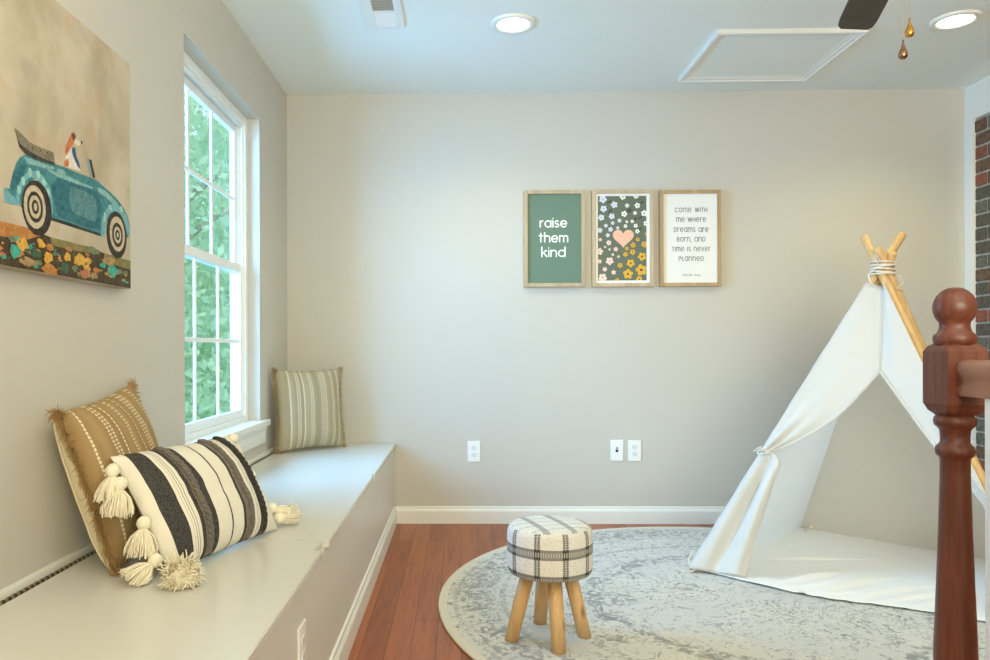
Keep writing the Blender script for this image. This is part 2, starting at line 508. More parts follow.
def floor_material():
    m = M('red_oak_floor', rough=.34, spec=.3)
    v = m.coord(rot=(0, 0, R(90)))
    br = m.node('ShaderNodeTexBrick', offset=.37, squash=1.0)
    m.link(v, br.inputs['Vector'])
    br.inputs['Scale'].default_value = 1
    br.inputs['Brick Width'].default_value = 1.15
    br.inputs['Row Height'].default_value = .083
    br.inputs['Mortar Size'].default_value = .0011
    br.inputs['Mortar Smooth'].default_value = .2
    br.inputs['Color1'].default_value = (0, 0, 0, 1)
    br.inputs['Color2'].default_value = (1, 1, 1, 1)
    br.inputs['Mortar'].default_value = (.5, .5, .5, 1)
    g = m.coord(scale=(1, .07, 1))
    n = m.noise(g, 26, 5, .6, 1.2)
    f = m.noise(g, 160, 3, .6)
    tone = m.mix(br.outputs['Color'], srgb(124, 60, 30), srgb(152, 80, 44))
    g2 = m.coord(scale=(1, .16, 1)); wv = (m.noise(g2, 7, 3, .5, .4) * 46.0).sin() * .5 + .5
    tone = m.mix(wv.smooth(.55, .95) * .45, tone, srgb(112, 56, 30))
    tone = m.mix((n * .85 + f * .35).smooth(.38, .72), tone, m.mix(br.outputs['Color'], srgb(150, 82, 46), srgb(172, 102, 60)))
    tone = m.mix(X(m.nt, br.outputs['Fac']), tone, srgb(74, 36, 26))
    m.color(tone)
    m.bump((X(m.nt, br.outputs['Fac']) * -1.0) + f * .15, .35, .002)
    return m.mat

def brick_material(name, rgb, rgb2):
    m = M(name, srgb(*rgb), .85, .25)
    n = m.noise(m.coord(), 38, 5, .65)
    m.color(m.mix(n.smooth(.3, .7), srgb(*rgb), srgb(*rgb2)))
    m.bump(n, .6, .004)
    return m.mat

# ------------------------------------------------------------------ room shell
WY0, WY1, WZ0, WZ1, XO = 2.668, 3.675, 0.612, 2.122, -1.125     # window opening
bm = bmesh.new(); box(bm, (XO, YB - .15, -.12), (XR + .2, YF + .15, 0)); struct(obj('floor', bm, floor_material()))
bm = bmesh.new(); box(bm, (XO, YB - .15, H), (XR + .2, YF + .15, H + .12)); struct(obj('ceiling', bm, CEIL))
bm = bmesh.new()
box(bm, (XO, YB - .15, 0), (XL, WY0, H)); box(bm, (XO, WY1, 0), (XL, YF + .15, H))
box(bm, (XO, WY0, 0), (XL, WY1, WZ0)); box(bm, (XO, WY0, WZ1), (XL, WY1, H))
struct(obj('wall_left', bm, WALL))
bm = bmesh.new(); box(bm, (XL, YF, 0), (XR + .2, YF + .15, H)); struct(obj('wall_far', bm, WALL))
bm = bmesh.new(); box(bm, (XL, YB - .15, 0), (XR + .2, YB, H)); struct(obj('wall_rear', bm, WALL))

# right side: white header above a recessed brick face
HZ = 2.246
wr = bpy.data.objects.new('wall_right', None); col.objects.link(wr); struct(wr)
bm = bmesh.new(); box(bm, (XR, YB, HZ), (XR + .2, YF, H)); obj('header', bm, TRIM, wr)
bm = bmesh.new()
random.seed(11)
box(bm, (XR + .018, YB, 0), (XR + .2, YF, HZ), 0)
bw, bh, mj = .205, .0745, .011
for r_ in range(31):
    z0 = r_ * bh
    if z0 + bh - mj > HZ: break
    y = 4.2 + (bw / 2 if r_ % 2 else 0)
    while y > .8:
        y1 = min(y, 4.2)
        box(bm, (XR + .010 + random.uniform(0, .004), y - bw + mj, z0 + mj), (XR + .03, y1, z0 + bh), random.choice([1, 1, 2, 2, 3, 4]), .003, 1)
        y -= bw
MORTAR = brick_material('mortar', (150, 146, 136), (176, 172, 160))
obj('brick_face', bm, [MORTAR, brick_material('brick_charcoal', (74, 70, 62), (108, 100, 86)), brick_material('brick_brown', (92, 70, 56), (126, 98, 78)),
                        brick_material('brick_red', (124, 72, 56), (150, 96, 74)), brick_material('brick_grey', (84, 84, 76), (122, 118, 104))], wr)
bm = bmesh.new(); box(bm, (XR - .004, 4.192, 0), (XR + .018, YF, HZ), 0, .003); struct(obj('trim_1', bm, TRIM))

# baseboards
def baseboard(bm, x0, x1):
    prism(bm, [(YF, 0), (YF - .014, 0), (YF - .014, .07), (YF - .011, .078), (YF - .0075, .083), (YF - .006, .094), (YF, .097)], 'x', x0, x1)
bm = bmesh.new(); baseboard(bm, -.37, XR - .005); struct(obj('baseboard_far', fixn(bm), TRIM))

# ------------------------------------------------------------------ window
win = bpy.data.objects.new('window_1', None); col.objects.link(win); struct(win)
FX0 = -1.045                                                     # inner face of the window unit
bm = bmesh.new()
fr = .034
def ring(bm, x0, x1, y0, y1, z0, z1, t, bev=.003, tb=None, tt=None):
    tb = tb or t; tt = tt or t
    box(bm, (x0, y0, z0), (x1, y0 + t, z1), 0, bev); box(bm, (x0, y1 - t, z0), (x1, y1, z1), 0, bev)
    box(bm, (x0, y0 + t, z0), (x1, y1 - t, z0 + tb), 0, bev); box(bm, (x0, y0 + t, z1 - tt), (x1, y1 - t, z1), 0, bev)
ring(bm, XO + .002, FX0, WY0, WY1, WZ0 + .02, WZ1, fr, .003, .03, .042)
ring(bm, FX0 - .022, FX0 - .012, WY0 + fr, WY1 - fr, WZ0 + .05, WZ1 - .042, .012, .002)
obj('window_frame', bm, VINYL, win)
zm = 1.388
def sash(name, x0, x1, z0, z1, tb, tt):
    s = bmesh.new()
    a, b = WY0 + fr, WY1 - fr
    ring(s, x0, x1, a, b, z0, z1, .036, .004, tb, tt)
    so = obj(name, s, VINYL, win)
    g = bmesh.new()
    zi0, zi1 = z0 + tb, z1 - tt
    xm = (x0 + x1) / 2
    for k in (1, 2):
        yy = a + .036 + (b - a - .072) * k / 3 - .016
        box(g, (xm - .004, yy - .009, zi0), (xm + .006, yy + .009, zi1), 0, .003)
    zz = (zi0 + zi1) / 2
    box(g, (xm - .003, a + .03, zz - .009), (xm + .007, b - .03, zz + .009), 0, .003)
    obj('muntin_grid', g, VINYL, so)
    p = bmesh.new(); box(p, (xm - .002, a + .03, zi0 - .004), (xm + .0, b - .03, zi1 + .004))
    obj('glass_pane', p, GLASS, so)
gm = bpy.data.materials.new('window_glass'); gm.use_nodes = True
nt = gm.node_tree; nt.nodes.remove(nt.nodes['Principled BSDF'])
tr = nt.nodes.new('ShaderNodeBsdfTransparent'); tr.inputs[0].default_value = (.93, .98, .97, 1)
gl = nt.nodes.new('ShaderNodeBsdfGlossy'); gl.inputs['Roughness'].default_value = .02
mx = nt.nodes.new('ShaderNodeMixShader')
mx.inputs[0].default_value = .07
nt.links.new(tr.outputs[0], mx.inputs[1]); nt.links.new(gl.outputs[0], mx.inputs[2])
nt.links.new(mx.outputs[0], nt.nodes['Material Output'].inputs[0])
GLASS = gm
sash('upper_sash', -1.112, -1.088, zm - .03, WZ1 - .042, .036, .042)
sash('lower_sash', -1.085, -1.060, WZ0 + .042, zm + .010, .044, .04)
bm = bmesh.new()
box(bm, (XO - .03, 2.60, WZ0), (XL + .034, 3.755, WZ0 + .028), 0, .006)
# the part of the stool that lies inside the wall is cut back to the opening
bm.free(); bm = bmesh.new()
box(bm, (FX0 - .03, WY0, WZ0), (XL + .002, WY1, WZ0 + .028), 0)
box(bm, (XL, 2.60, WZ0 - .002), (XL + .034, 3.755, WZ0 + .028), 0, .006, 3)
obj('window_stool', bm, TRIM, win)
bm = bmesh.new(); prism(bm, [(XL, WZ0 - .002), (XL + .018, WZ0 - .002), (XL + .018, WZ0 - .02), (XL + .013, WZ0 - .03), (XL + .013, WZ0 - .085), (XL, WZ0 - .09)], 'y', 2.62, 3.735)
obj('apron', fixn(bm), TRIM, win)

# ------------------------------------------------------------------ outside: lawn and trees
bm = bmesh.new(); box(bm, (-30, -6, -3.2), (XO - .2, 40, -3.0))
g = M('lawn', rough=.9); g.color(g.mix(g.noise(g.coord(), 3, 4), srgb(96, 130, 70), srgb(140, 168, 98)))
struct(obj('ground', bm, g.mat))
def leaf_mat(name, a, b):
    m = M(name, srgb(*a), .6, .3)
    c = m.mix(m.noise(m.coord(), 1.6, 3), srgb(*a), srgb(*b)); m.color(c)
    t = m.node('ShaderNodeBsdfTranslucent'); m.link(c, t.inputs[0])
    mx = m.node('ShaderNodeMixShader'); mx.inputs[0].default_value = .45
    m.link(m.b.outputs[0], mx.inputs[1]); m.link(t.outputs[0], mx.inputs[2]); m.link(mx.outputs[0], m.nt.nodes['Material Output'].inputs[0])
    return m.mat
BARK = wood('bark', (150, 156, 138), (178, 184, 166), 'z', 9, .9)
def tree(x, y, zc, rx, rz, n, mat, label, seed):
    random.seed(seed)
    t = thing('tree', label, 'tree', (x, y, -3.0), 'trees outside the window')
    b = bmesh.new()
    top = zc + 3.0
    tube(b, [(0, 0, 0), (.05, .03, top * .5), (0, .05, top), (.02, 0, top + rz * .6)], [.17, .14, .1, .03], 10)
    for k in range(7):
        a = random.uniform(0, 6.28); z0 = top - rz * .6 + rz * .16 * k
        tube(b, [(0.02, 0.04, z0), (math.cos(a) * rx * .4, math.sin(a) * rx * .4, z0 + .35), (math.cos(a) * rx * .75, math.sin(a) * rx * .75, z0 + .6)], [.05, .03, .012], 6)
    obj('trunk', b, BARK, t)
    b = bmesh.new()
    cl = []
    for k in range(70):
        while True:
            p = Vector((random.uniform(-1, 1), random.uniform(-1, 1), random.uniform(-1, 1)))
            if .25 < p.length < 1: break
        cl.append(Vector((p.x * rx, p.y * rx, top + p.z * rz)))
    for k in range(n):
        c = random.choice(cl)
        d = Vector((random.gauss(0, 1), random.gauss(0, 1), random.gauss(0, 1))) * rx * .17
        p = c + d
        s = random.uniform(.035, .085)
        q = Vector((random.gauss(0, 1), random.gauss(0, 1), random.gauss(0, .8))).normalized()
        e = q.orthogonal().normalized()
        e = Matrix.Rotation(random.uniform(0, 6.28), 3, q) @ e
        g_ = q.cross(e)
        b.faces.new([b.verts.new(p + v) for v in (-e * s, g_ * s * .5, e * s, -g_ * s * .5)])
    obj('foliage', b, mat, t)
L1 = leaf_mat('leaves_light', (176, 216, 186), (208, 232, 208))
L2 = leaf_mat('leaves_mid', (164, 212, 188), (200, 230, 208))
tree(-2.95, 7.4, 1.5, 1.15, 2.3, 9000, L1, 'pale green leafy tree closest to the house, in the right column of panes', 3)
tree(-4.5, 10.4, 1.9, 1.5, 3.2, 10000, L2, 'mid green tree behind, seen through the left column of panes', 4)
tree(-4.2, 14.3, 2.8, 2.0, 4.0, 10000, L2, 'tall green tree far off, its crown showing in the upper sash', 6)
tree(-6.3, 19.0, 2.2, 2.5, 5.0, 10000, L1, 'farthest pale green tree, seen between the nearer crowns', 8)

# ------------------------------------------------------------------ ceiling fittings
hatch = thing('attic_hatch', 'white attic access panel framed by moulding on the ceiling', 'ceiling hatch', (0, 0, 0))
HX0, HX1, HY0, HY1 = 1.175, 1.855, 3.44, 4.06
bm = bmesh.new(); box(bm, (HX0 + .05, HY0 + .05, H - .008), (HX1 - .05, HY1 - .05, H)); obj('panel', bm, CEIL, hatch)
tw = .062
def mould(axis, at, a, b, s):
    b_ = bmesh.new()
    pr = [(0, 0), (0, -.02), (.008, -.023), (.014, -.017), (.03, -.015), (.036, -.011), (.05, -.010), (.056, -.006), (.062, 0)]
    V = []
    for t, end in ((a, 1), (b, -1)):
        row = []
        for d, z in pr:
            tt = t + end * d                                       # mitred ends
            row.append(b_.verts.new((at + s * d, tt, H + z) if axis == 'y' else (tt, at + s * d, H + z)))
        V.append(row)
    for k in range(len(pr) - 1):
        b_.faces.new((V[0][k], V[0][k + 1], V[1][k + 1], V[1][k]))
    obj('moulding', fixn(b_), TRIM, hatch)
mould('y', HX0, HY0, HY1, 1); mould('y', HX1, HY0, HY1, -1); mould('x', HY0, HX0, HX1, 1); mould('x', HY1, HX0, HX1, -1)

em = bpy.data.materials.new('lamp_lens'); em.use_nodes = True
e_ = em.node_tree.nodes.new('ShaderNodeEmission'); e_.inputs[0].default_value = (1, .95, .86, 1); e_.inputs[1].default_value = 6
em.node_tree.links.new(e_.outputs[0], em.node_tree.nodes['Material Output'].inputs[0])
def recessed(x, y, label):
    t = thing('recessed_light', label, 'ceiling light', (x, y, H), 'recessed ceiling lights')
    b = bmesh.new(); lathe(b, [(.099, 0), (.099, -.006), (.094, -.010), (.078, -.011), (.072, -.008), (.070, 0)], n=40)
    obj('trim_ring', fixn(b), TRIM, t)
    b = bmesh.new(); lathe(b, [(.071, -.004), (.05, -.009), (0, -.011)], n=40)
    obj('lens', fixn(b), em, t)
    light('lamp_glow', 'SPOT', (x, y, H - .06), (0, 0, -1), 26, (1, .85, .40), spot_size=R(150), spot_blend=.7, shadow_soft_size=.07)
recessed(.239, 3.353, 'round recessed light left of the attic hatch and right of the air vent')
recessed(2.196, 3.367, 'round recessed light right of the attic hatch, near the brick side')

vent = thing('ceiling_vent', 'white rectangular air register on the ceiling near the window wall', 'air vent', (-.332, 3.215, H))
bm = bmesh.new()
for lo, hi in (((-.088, -.16, -.008), (-.037, .16, 0)), ((.053, -.16, -.008), (.088, .16, 0)), ((-.037, -.16, -.008), (.053, -.145, 0)), ((-.037, .145, -.008), (.053, .16, 0)), ((-.037, -.008, -.008), (.053, .002, 0))):
    box(bm, lo, hi, 0, .0025)
obj('frame', bm, TRIM, vent)
bm = bmesh.new()
for k in range(9):
    y = -.137 + k * .0148
    prism(bm, [(y, -.0015), (y + .0012, -.0015), (y - .0035, -.009), (y - .0047, -.009)], 'x', -.037, .053)
for k in range(9):
    y = .012 + k * .0148
    prism(bm, [(y, -.0015), (y + .0015, -.0015), (y + .0085, -.0085), (y + .007, -.0085)], 'x', -.037, .053)
obj('louvers', fixn(bm), TRIM, vent)
bm = bmesh.new(); box(bm, (-.037, -.145, -.0008), (.053, .145, -.0002)); obj('duct_shade_sheet', bm, plain('duct_shade', (72, 80, 74), .8), vent)  # flat dark sheet stands in for the shade inside the duct

# ceiling fan: only a blade tip and the pull chains reach into the picture
fan = thing('ceiling_fan', 'ceiling fan with dark brown blades and two hanging pull chains', 'fan', (1.2, 2.05, H))
DARK = wood('fan_blade_wood', (46, 36, 26), (72, 58, 42), 'x', 10, .5)
BRONZE = plain('fan_bronze', (70, 56, 42), .4, .5, .8)
bm = bmesh.new(); lathe(bm, [(.0, 0), (.075, 0), (.07, -.03), (.03, -.06), (0, -.06)], n=28); obj('ceiling_canopy', fixn(bm), BRONZE, fan, True)
bm = bmesh.new(); tube(bm, [(0, 0, -.05), (0, 0, -.22)], .0125, 14); obj('downrod', bm, BRONZE, fan)
bm = bmesh.new(); lathe(bm, [(0, -.2), (.05, -.2), (.1, -.225), (.12, -.26), (.12, -.3), (.1, -.335), (.06, -.35), (.055, -.39), (.03, -.41), (0, -.415)], n=32); obj('motor_housing', fixn(bm), BRONZE, fan)
for k in range(4):
    a = R(73 + 90 * k)
    c_, s_ = math.cos(a), math.sin(a)
    bm = bmesh.new()
    prof = []
    for t, hw in ((.2, .046), (.3, .052), (.45, .056), (.58, .057), (.63, .054), (.655, .042)):
        prof.append((t, hw))
    pts = [(t, h_) for t, h_ in prof] + [(t, -h_) for t, h_ in reversed(prof)]
    def bp(t, h_, dz): return (t * c_ - h_ * s_, t * s_ + h_ * c_, -.322 + h_ * .18 + dz)
    A = [bm.verts.new(bp(t, h_, 0)) for t, h_ in pts]; B = [bm.verts.new(bp(t, h_, -.007)) for t, h_ in pts]
    bm.faces.new(A); bm.faces.new(B)
    for i in range(len(pts)):
        bm.faces.new((A[i], A[(i + 1) % len(pts)], B[(i + 1) % len(pts)], B[i]))
    bl = obj('blade', fixn(bm), DARK, fan)
    bm = bmesh.new()
    for h_ in (-.025, .025):
        tube(bm, [(.1 * c_ - h_ * .5 * s_, .1 * s_ + h_ * .5 * c_, -.31), (.2 * c_ - h_ * s_, .2 * s_ + h_ * c_, -.328), (.27 * c_ - h_ * s_, .27 * s_ + h_ * c_, -.333 + h_ * .18)], .006, 8)
    obj('blade_iron', bm, BRONZE, bl)
BRASS = plain('brass_chain', (196, 160, 96), .3, .5, 1.0)
def chain(x, y, z1, mat):
    bm = bmesh.new()
    z = -.39
    while z > z1:
        bmesh.ops.create_uvsphere(bm, u_segments=6, v_segments=4, radius=.0013, matrix=Matrix.Translation((x, y, z))); z -= .0042
    ch = obj('pull_chain', bm, BRASS, fan)
    bm = bmesh.new()
    lathe(bm, [(0, .026), (.0022, .026), (.0026, .018), (.0032, .013), (.006, .004), (.0105, -.006), (.0118, -.013), (.0105, -.02), (.006, -.0245), (0, -.026)], (x, y, z1 - .024), 20)
    obj('pendant', fixn(bm), mat, ch)
chain(-.003, 0.0, -.625, plain('pendant_bronze', (150, 112, 84), .18, .5, .9))
chain(.0145, 0.0, -.566, plain('pendant_gold', (190, 140, 66), .25, .5, .8))
# ------------------------------------------------------------------ window bench
BX = -.378
bench = thing('window_bench', 'long white built-in storage bench under the window with hinged lids', 'bench', (0, 0, 0))
bm = bmesh.new()
box(bm, (XL + .001, .1, 0), (BX, YF - .001, BT - .022))
obj('carcass', bm, BENCHF, bench)
def lid(y0, y1, notch):
    # outline with a finger notch cut from the front edge
    x0, x1 = XL + .028, -.367
    if notch == 'corner':
        pr = [(x0, y0), (x1, y0), (x1, y1 - .108), (x1 - .019, y1 - .108), (x1 - .019, y1), (x0, y1)]
    else:
        pr = [(x0, y0), (x1, y0), (x1, 3.15), (x1 - .009, 3.16), (x1 - .009, 3.2), (x1, 3.21), (x1, y1), (x0, y1)]
    b = bmesh.new()
    prism(b, pr, 'z', BT - .021, BT)
    fixn(b)
    bmesh.ops.bevel(b, geom=[e for e in b.edges if all(abs(v.co.z - BT) < 1e-5 for v in e.verts)], offset=.0025, segments=2, affect='EDGES')
    obj('lid', b, BENCHW, bench)
lid(.1, 2.0835, 'corner'); lid(2.0865, YF - .003, 'side')
bm = bmesh.new(); box(bm, (XL, .1, BT - .022), (XL + .015, YF - .002, BT + .019), 0, .002)
obj('back_strip', bm, TRIM, bench)
hm = M('piano_hinge', rough=.4, spec=.5, metal=.2)
hx, hy, hz = hm.xyz(hm.coord())
kn = (hy / .021).fract()
hm.color(hm.mix(kn.lt(.55), srgb(196, 170, 124), srgb(40, 34, 28)))
for a, b_ in ((.1, 2.0835), (2.0865, YF - .003)):
    bm = bmesh.new(); tube(bm, [(XL + .0215, a, BT - .001), (XL + .0215, b_, BT - .001)], .0052, 12)
    obj('piano_hinge', bm, hm.mat, bench)
bm = bmesh.new()
prism(bm, [(BX, 0), (BX + .016, 0), (BX + .016, .072), (BX + .012, .080), (BX + .0085, .085), (BX + .007, .096), (BX, .099)], 'y', .1, YF - .0145)
obj('base_moulding', fixn(bm), TRIM, bench)

# ------------------------------------------------------------------ outlets
PLATE = plain('outlet_plastic', (240, 240, 236), .3)
SOCK = plain('outlet_face', (226, 228, 228), .35)
BLK = plain('jack_black', (22, 24, 34), .5)
def plate_base(name, label, cat, loc, rz, group):
    t = thing(name, label, cat, loc, group)
    t.rotation_euler = (0, 0, rz)
    b = bmesh.new(); box(b, (-.0365, -.0065, -.0595), (.0365, 0, .0595), 0, .004, 3); obj('cover_plate', b, PLATE, t)
    return t
def outlet(label, loc, rz=0):
    t = plate_base('wall_outlet', label, 'outlet', loc, rz, 'duplex outlets')
    for s in (-1, 1):
        b = bmesh.new()
        pr = [(.0165 * math.cos(a) * 1.0, max(-.0125, min(.0125, .0165 * math.sin(a))) + s * .0195) for a in [2 * math.pi * k / 28 for k in range(28)]]
        prism(b, pr, 'y', -.0085, -.006); r_ = obj('receptacle', fixn(b), SOCK, t)
        b = bmesh.new()
        for xx, hh in ((-.0062, .004), (.0062, .0032)):
            box(b, (xx - .0009, -.0088, s * .0195 + .002 - hh), (xx + .0009, -.0084, s * .0195 + .002 + hh))
        tube(b, [(0, -.0088, s * .0195 - .008), (0, -.0084, s * .0195 - .008)], .0021, 10)
        obj('slots', b, plain('slot_dark', (120, 122, 124), .6), r_)
    b = bmesh.new(); tube(b, [(0, -.0075, 0), (0, -.006, 0)], .003, 12); obj('screw', b, SOCK, t)
outlet('white duplex outlet low on the far wall between bench and stool, standing alone', (.0755, YF, .408))
outlet('white duplex outlet on the far wall right of the jack plate', (.982, YF, .4125))
outlet('white duplex outlet on the front face of the bench', (BX, 1.757, .282), R(90))
t = plate_base('jack_plate', 'white wall plate with two small dark jacks, left of an outlet', 'wall plate', (.882, YF, .414), 0, None)
bm = bmesh.new(); box(bm, (-.007, -.0078, -.0095), (.007, -.006, .0045), 0, .001); obj('phone_jack', bm, BLK, t)
bm = bmesh.new(); tube(bm, [(0, -.011, .0135), (0, -.006, .0135)], .0042, 14); obj('coax_jack', bm, BLK, t)

# ------------------------------------------------------------------ stroke lettering
def arc(cx, cy, r, a0, a1, n=12, rx=None):
    rx = rx or r
    return [(cx + rx * math.cos(R(a0 + (a1 - a0) * k / n)), cy + r * math.sin(R(a0 + (a1 - a0) * k / n))) for k in range(n + 1)]
G = {
 'o': (1.0, [arc(.5, .5, .5, 0, 360, 20)]), 'c': (.88, [arc(.5, .5, .5, 42, 318, 16)]),
 'e': (1.0, [arc(.5, .5, .5, 0, 318, 18), [(0, .5), (1, .5)]]),
 'a': (1.0, [arc(.5, .5, .5, 0, 360, 20), [(1, 1), (1, 0)]]),
 'd': (1.0, [arc(.5, .5, .5, 0, 360, 20), [(1, 1.5), (1, 0)]]),
 'r': (.5, [[(0, 0), (0, 1)], arc(.5, .5, .5, 180, 95, 8)]),
 'n': (.86, [[(0, 0), (0, 1)], arc(.43, .57, .43, 180, 0, 12) + [(.86, 0)]]),
 'm': (1.36, [[(0, 0), (0, 1)], arc(.34, .66, .34, 180, 0, 10) + [(.68, 0)], arc(1.02, .66, .34, 180, 0, 10) + [(1.36, 0)]]),
 'h': (.86, [[(0, 0), (0, 1.5)], arc(.43, .57, .43, 180, 0, 12) + [(.86, 0)]]),
 'i': (.0, [[(0, 0), (0, 1)], [(0, 1.36), (0, 1.37)]]),
 'j': (.0, [[(0, 0), (0, 1)]]),
 's': (.66, [arc(.35, .74, .26, 40, 250, 10, .3) + arc(.32, .26, .26, 70, -145, 10, .32)]),
 't': (.6, [[(.28, 0), (.28, 1.4)], [(0, 1), (.6, 1)]]),
 'k': (.74, [[(0, 0), (0, 1.5)], [(.68, 1), (.02, .45)], [(.26, .62), (.74, 0)]]),
 'w': (1.3, [[(0, 1), (.33, 0), (.65, 1), (.97, 0), (1.3, 1)]]), 'v': (.9, [[(0, 1), (.45, 0), (.9, 1)]]),
 'T': (.74, [[(.37, 0), (.37, 1)], [(0, 1), (.74, 1)]]), 'H': (.8, [[(0, 0), (0, 1)], [(.8, 0), (.8, 1)], [(0, .5), (.8, .5)]]),
 'D': (.86, [[(0, 0), (0, 1), (.36, 1)] + arc(.36, .5, .5, 90, -90, 12) + [(0, 0)]]),
 'B': (.7, [[(0, 0), (0, 1), (.4, 1)] + arc(.4, .76, .24, 90, -90, 8) + [(0, .52)], [(.4, .52)] + arc(.42, .26, .26, 90, -90, 8) + [(0, 0)]]),
 'P': (.7, [[(0, 0), (0, 1), (.4, 1)] + arc(.42, .72, .28, 90, -90, 8) + [(0, .44)]]), 'L': (.5, [[(0, 1), (0, 0), (.5, 0)]]),
 'A': (.84, [[(0, 0), (.42, 1), (.84, 0)], [(.17, .36), (.67, .36)]]), 'N': (.82, [[(0, 0), (0, 1), (.82, 0), (.82, 1)]]),
 'E': (.6, [[(.6, 1), (0, 1), (0, 0), (.6, 0)], [(0, .52), (.52, .52)]]), 'R': (.7, [[(0, 0), (0, 1), (.4, 1)] + arc(.42, .72, .28, 90, -90, 8) + [(0, .44)], [(.34, .44), (.7, 0)]]),
 ',': (.06, [[(.06, .04), (-.02, -.2)]]), ' ': (.45, []),
}
LY = [0]
def letters(bm, txt, xc, zb, width, xh, sw, y_, gap=.34, mi=0):
    pos, x = [], 0
    for ch in txt:
        pos.append(x); x += G[ch][0] + gap
    k = width / (x - gap)
    x0 = xc - width / 2
    for ch, p in zip(txt, pos):
        for st in G[ch][1]:
            q = [(x0 + (p + a) * k, zb + b * xh) for a, b in st]
            for i, (px, pz) in enumerate(q):
                LY[0] = (LY[0] + 1) % 40; y = y_ - LY[0] * .00001
                f = bm.faces.new([bm.verts.new((px + sw / 2 * math.cos(2 * math.pi * j / 10), y, pz + sw / 2 * math.sin(2 * math.pi * j / 10))) for j in range(10)])
                f.material_index = mi
                if i:
                    ax, az = q[i - 1]
                    dx, dz = px - ax, pz - az
                    L = math.hypot(dx, dz); LY[0] = (LY[0] + 1) % 40; y = y_ - LY[0] * .00001
                    if L > 1e-6:
                        nx, nz = -dz / L * sw / 2, dx / L * sw / 2
                        bm.faces.new([bm.verts.new(v) for v in ((ax + nx, y, az + nz), (ax - nx, y, az - nz), (px - nx, y, pz - nz), (px + nx, y, pz + nz))]).material_index = mi

# ------------------------------------------------------------------ three framed prints
FRW = wood('frame_pale_wood', (176, 154, 122), (204, 184, 152), 'z', 20, .6, .05)
FRW2 = wood('frame_tan_wood', (168, 138, 98), (200, 172, 130), 'z', 20, .6, .05)
SAGE = paint('print_sage', (106, 130, 112), .7, .02, 400)
OLIVE = paint('print_olive', (104, 112, 94), .7, .02, 400)
PAPER = paint('print_white', (236, 236, 232), .7, .02, 400)
def framed(label, x0, x1, z0, z1, bar, mats, sheet):
    cx = (x0 + x1) / 2
    t = thing('framed_print', label, 'picture', (0, 0, 0), 'framed prints on the far wall')
    yb, yf = YF - .001, YF - .034
    b = bmesh.new()
    for k, (lo, hi) in enumerate((((x0, yf, z0), (x0 + bar, yb, z1)), ((x1 - bar, yf, z0), (x1, yb, z1)), ((x0 + bar, yf, z0), (x1 - bar, yb, z0 + bar)), ((x0 + bar, yf, z1 - bar), (x1 - bar, yb, z1)))):
        box(b, lo, hi, 0, .0015)
    obj('frame', b, mats, t)
    b = bmesh.new(); box(b, (x0 + bar * .6, YF - .022, z0 + bar * .6), (x1 - bar * .6, YF - .004, z1 - bar * .6))
    return t, obj('print', b, sheet, t)
yt = YF - .0226
WHT = plain('letter_white', (238, 240, 234), .7)
INK = plain('letter_ink', (74, 76, 76), .7)
t, pr_ = framed('green framed sign reading raise them kind', .360, .702, 1.337, 1.880, .0205, FRW, SAGE)
def text_line(mat, *a):
    b = bmesh.new(); letters(b, *a); obj('text_line', b, mat, pr_)
text_line(WHT, 'raise', .5255, 1.674, .148, .035, .0078, yt)
text_line(WHT, 'them', .5255, 1.590, .160, .035, .0078, yt)
text_line(WHT, 'kind', .5255, 1.508, .130, .035, .0078, yt)
t, pr_ = framed('floral print with a peach heart in the middle of the three frames', .742, 1.085, 1.336, 1.879, .0205, FRW, OLIVE)
bm = bmesh.new()
mo, mi_ = (.757, 1.070, 1.350, 1.865), (.775, 1.047, 1.371, 1.846)
box(bm, (mo[0], yt - .003, mo[2]), (mi_[0], yt, mo[3])); box(bm, (mi_[1], yt - .003, mo[2]), (mo[1], yt, mo[3]))
box(bm, (mi_[0], yt - .003, mo[2]), (mi_[1], yt, mi_[2])); box(bm, (mi_[0], yt - .003, mi_[3]), (mi_[1], yt, mo[3]))
obj('mat_border', bm, PAPER, t)
FLW = [('w', ((245,97,17),(322,92,16),(270,147,12),(330,147,16),(253,195,17),(316,190,11),(370,192,18),(300,238,10),(320,263,12),(330,295,13),(260,265,11),(268,240,8),(382,250,16))),
       ('l', ((128,110,22),(195,142,19),(132,165,19),(118,215,18),(180,208,17),(185,247,11),(225,233,12),(145,262,11),(173,283,14),(110,288,15),(156,317,12),(215,275,10))),
       ('p', ((112,342,10),(162,360,15),(140,384,7),(203,397,13),(108,410,20),(166,398,7),(185,428,8),(218,440,8),(167,465,22),(108,467,12),(138,512,13),(190,530,13),(125,560,24))),
       ('y', ((332,342,11),(305,374,15),(268,394,11),(302,414,16),(260,427,14),(370,370,17),(357,440,24),(290,478,23),(228,490,15),(352,517,32),(274,540,28),(340,570,18),(380,310,8),(210,574,12)))]
LEAF = ((165,130),(355,135),(285,185),(355,215),(315,230),(345,285),(170,183),(280,175),(345,222))
bm = bmesh.new()
def fx(zx, zy): return (.775 + (zx - 98) / 285 * .272, 1.846 - (zy - 92) / 485 * .475)
def disc(cx, cz, rx, rz, mi, y, rot=0, n=12):
    LY[0] = (LY[0] + 1) % 25; y -= LY[0] * .00001
    c_, s_ = math.cos(rot), math.sin(rot)
    v = []
    for j in range(n):
        a, b = rx * math.cos(2 * math.pi * j / n), rz * math.sin(2 * math.pi * j / n)
        v.append(bm.verts.new((cx + a * c_ - b * s_, y, cz + a * s_ + b * c_)))
    bm.faces.new(v).material_index = mi
random.seed(2)
for zx, zy in LEAF:
    x_, z_ = fx(zx, zy)
    for k in range(3):
        disc(x_ + (k - 1) * .007, z_ + k * .004, .009, .0032, 5, yt, R(35 + 25 * k))
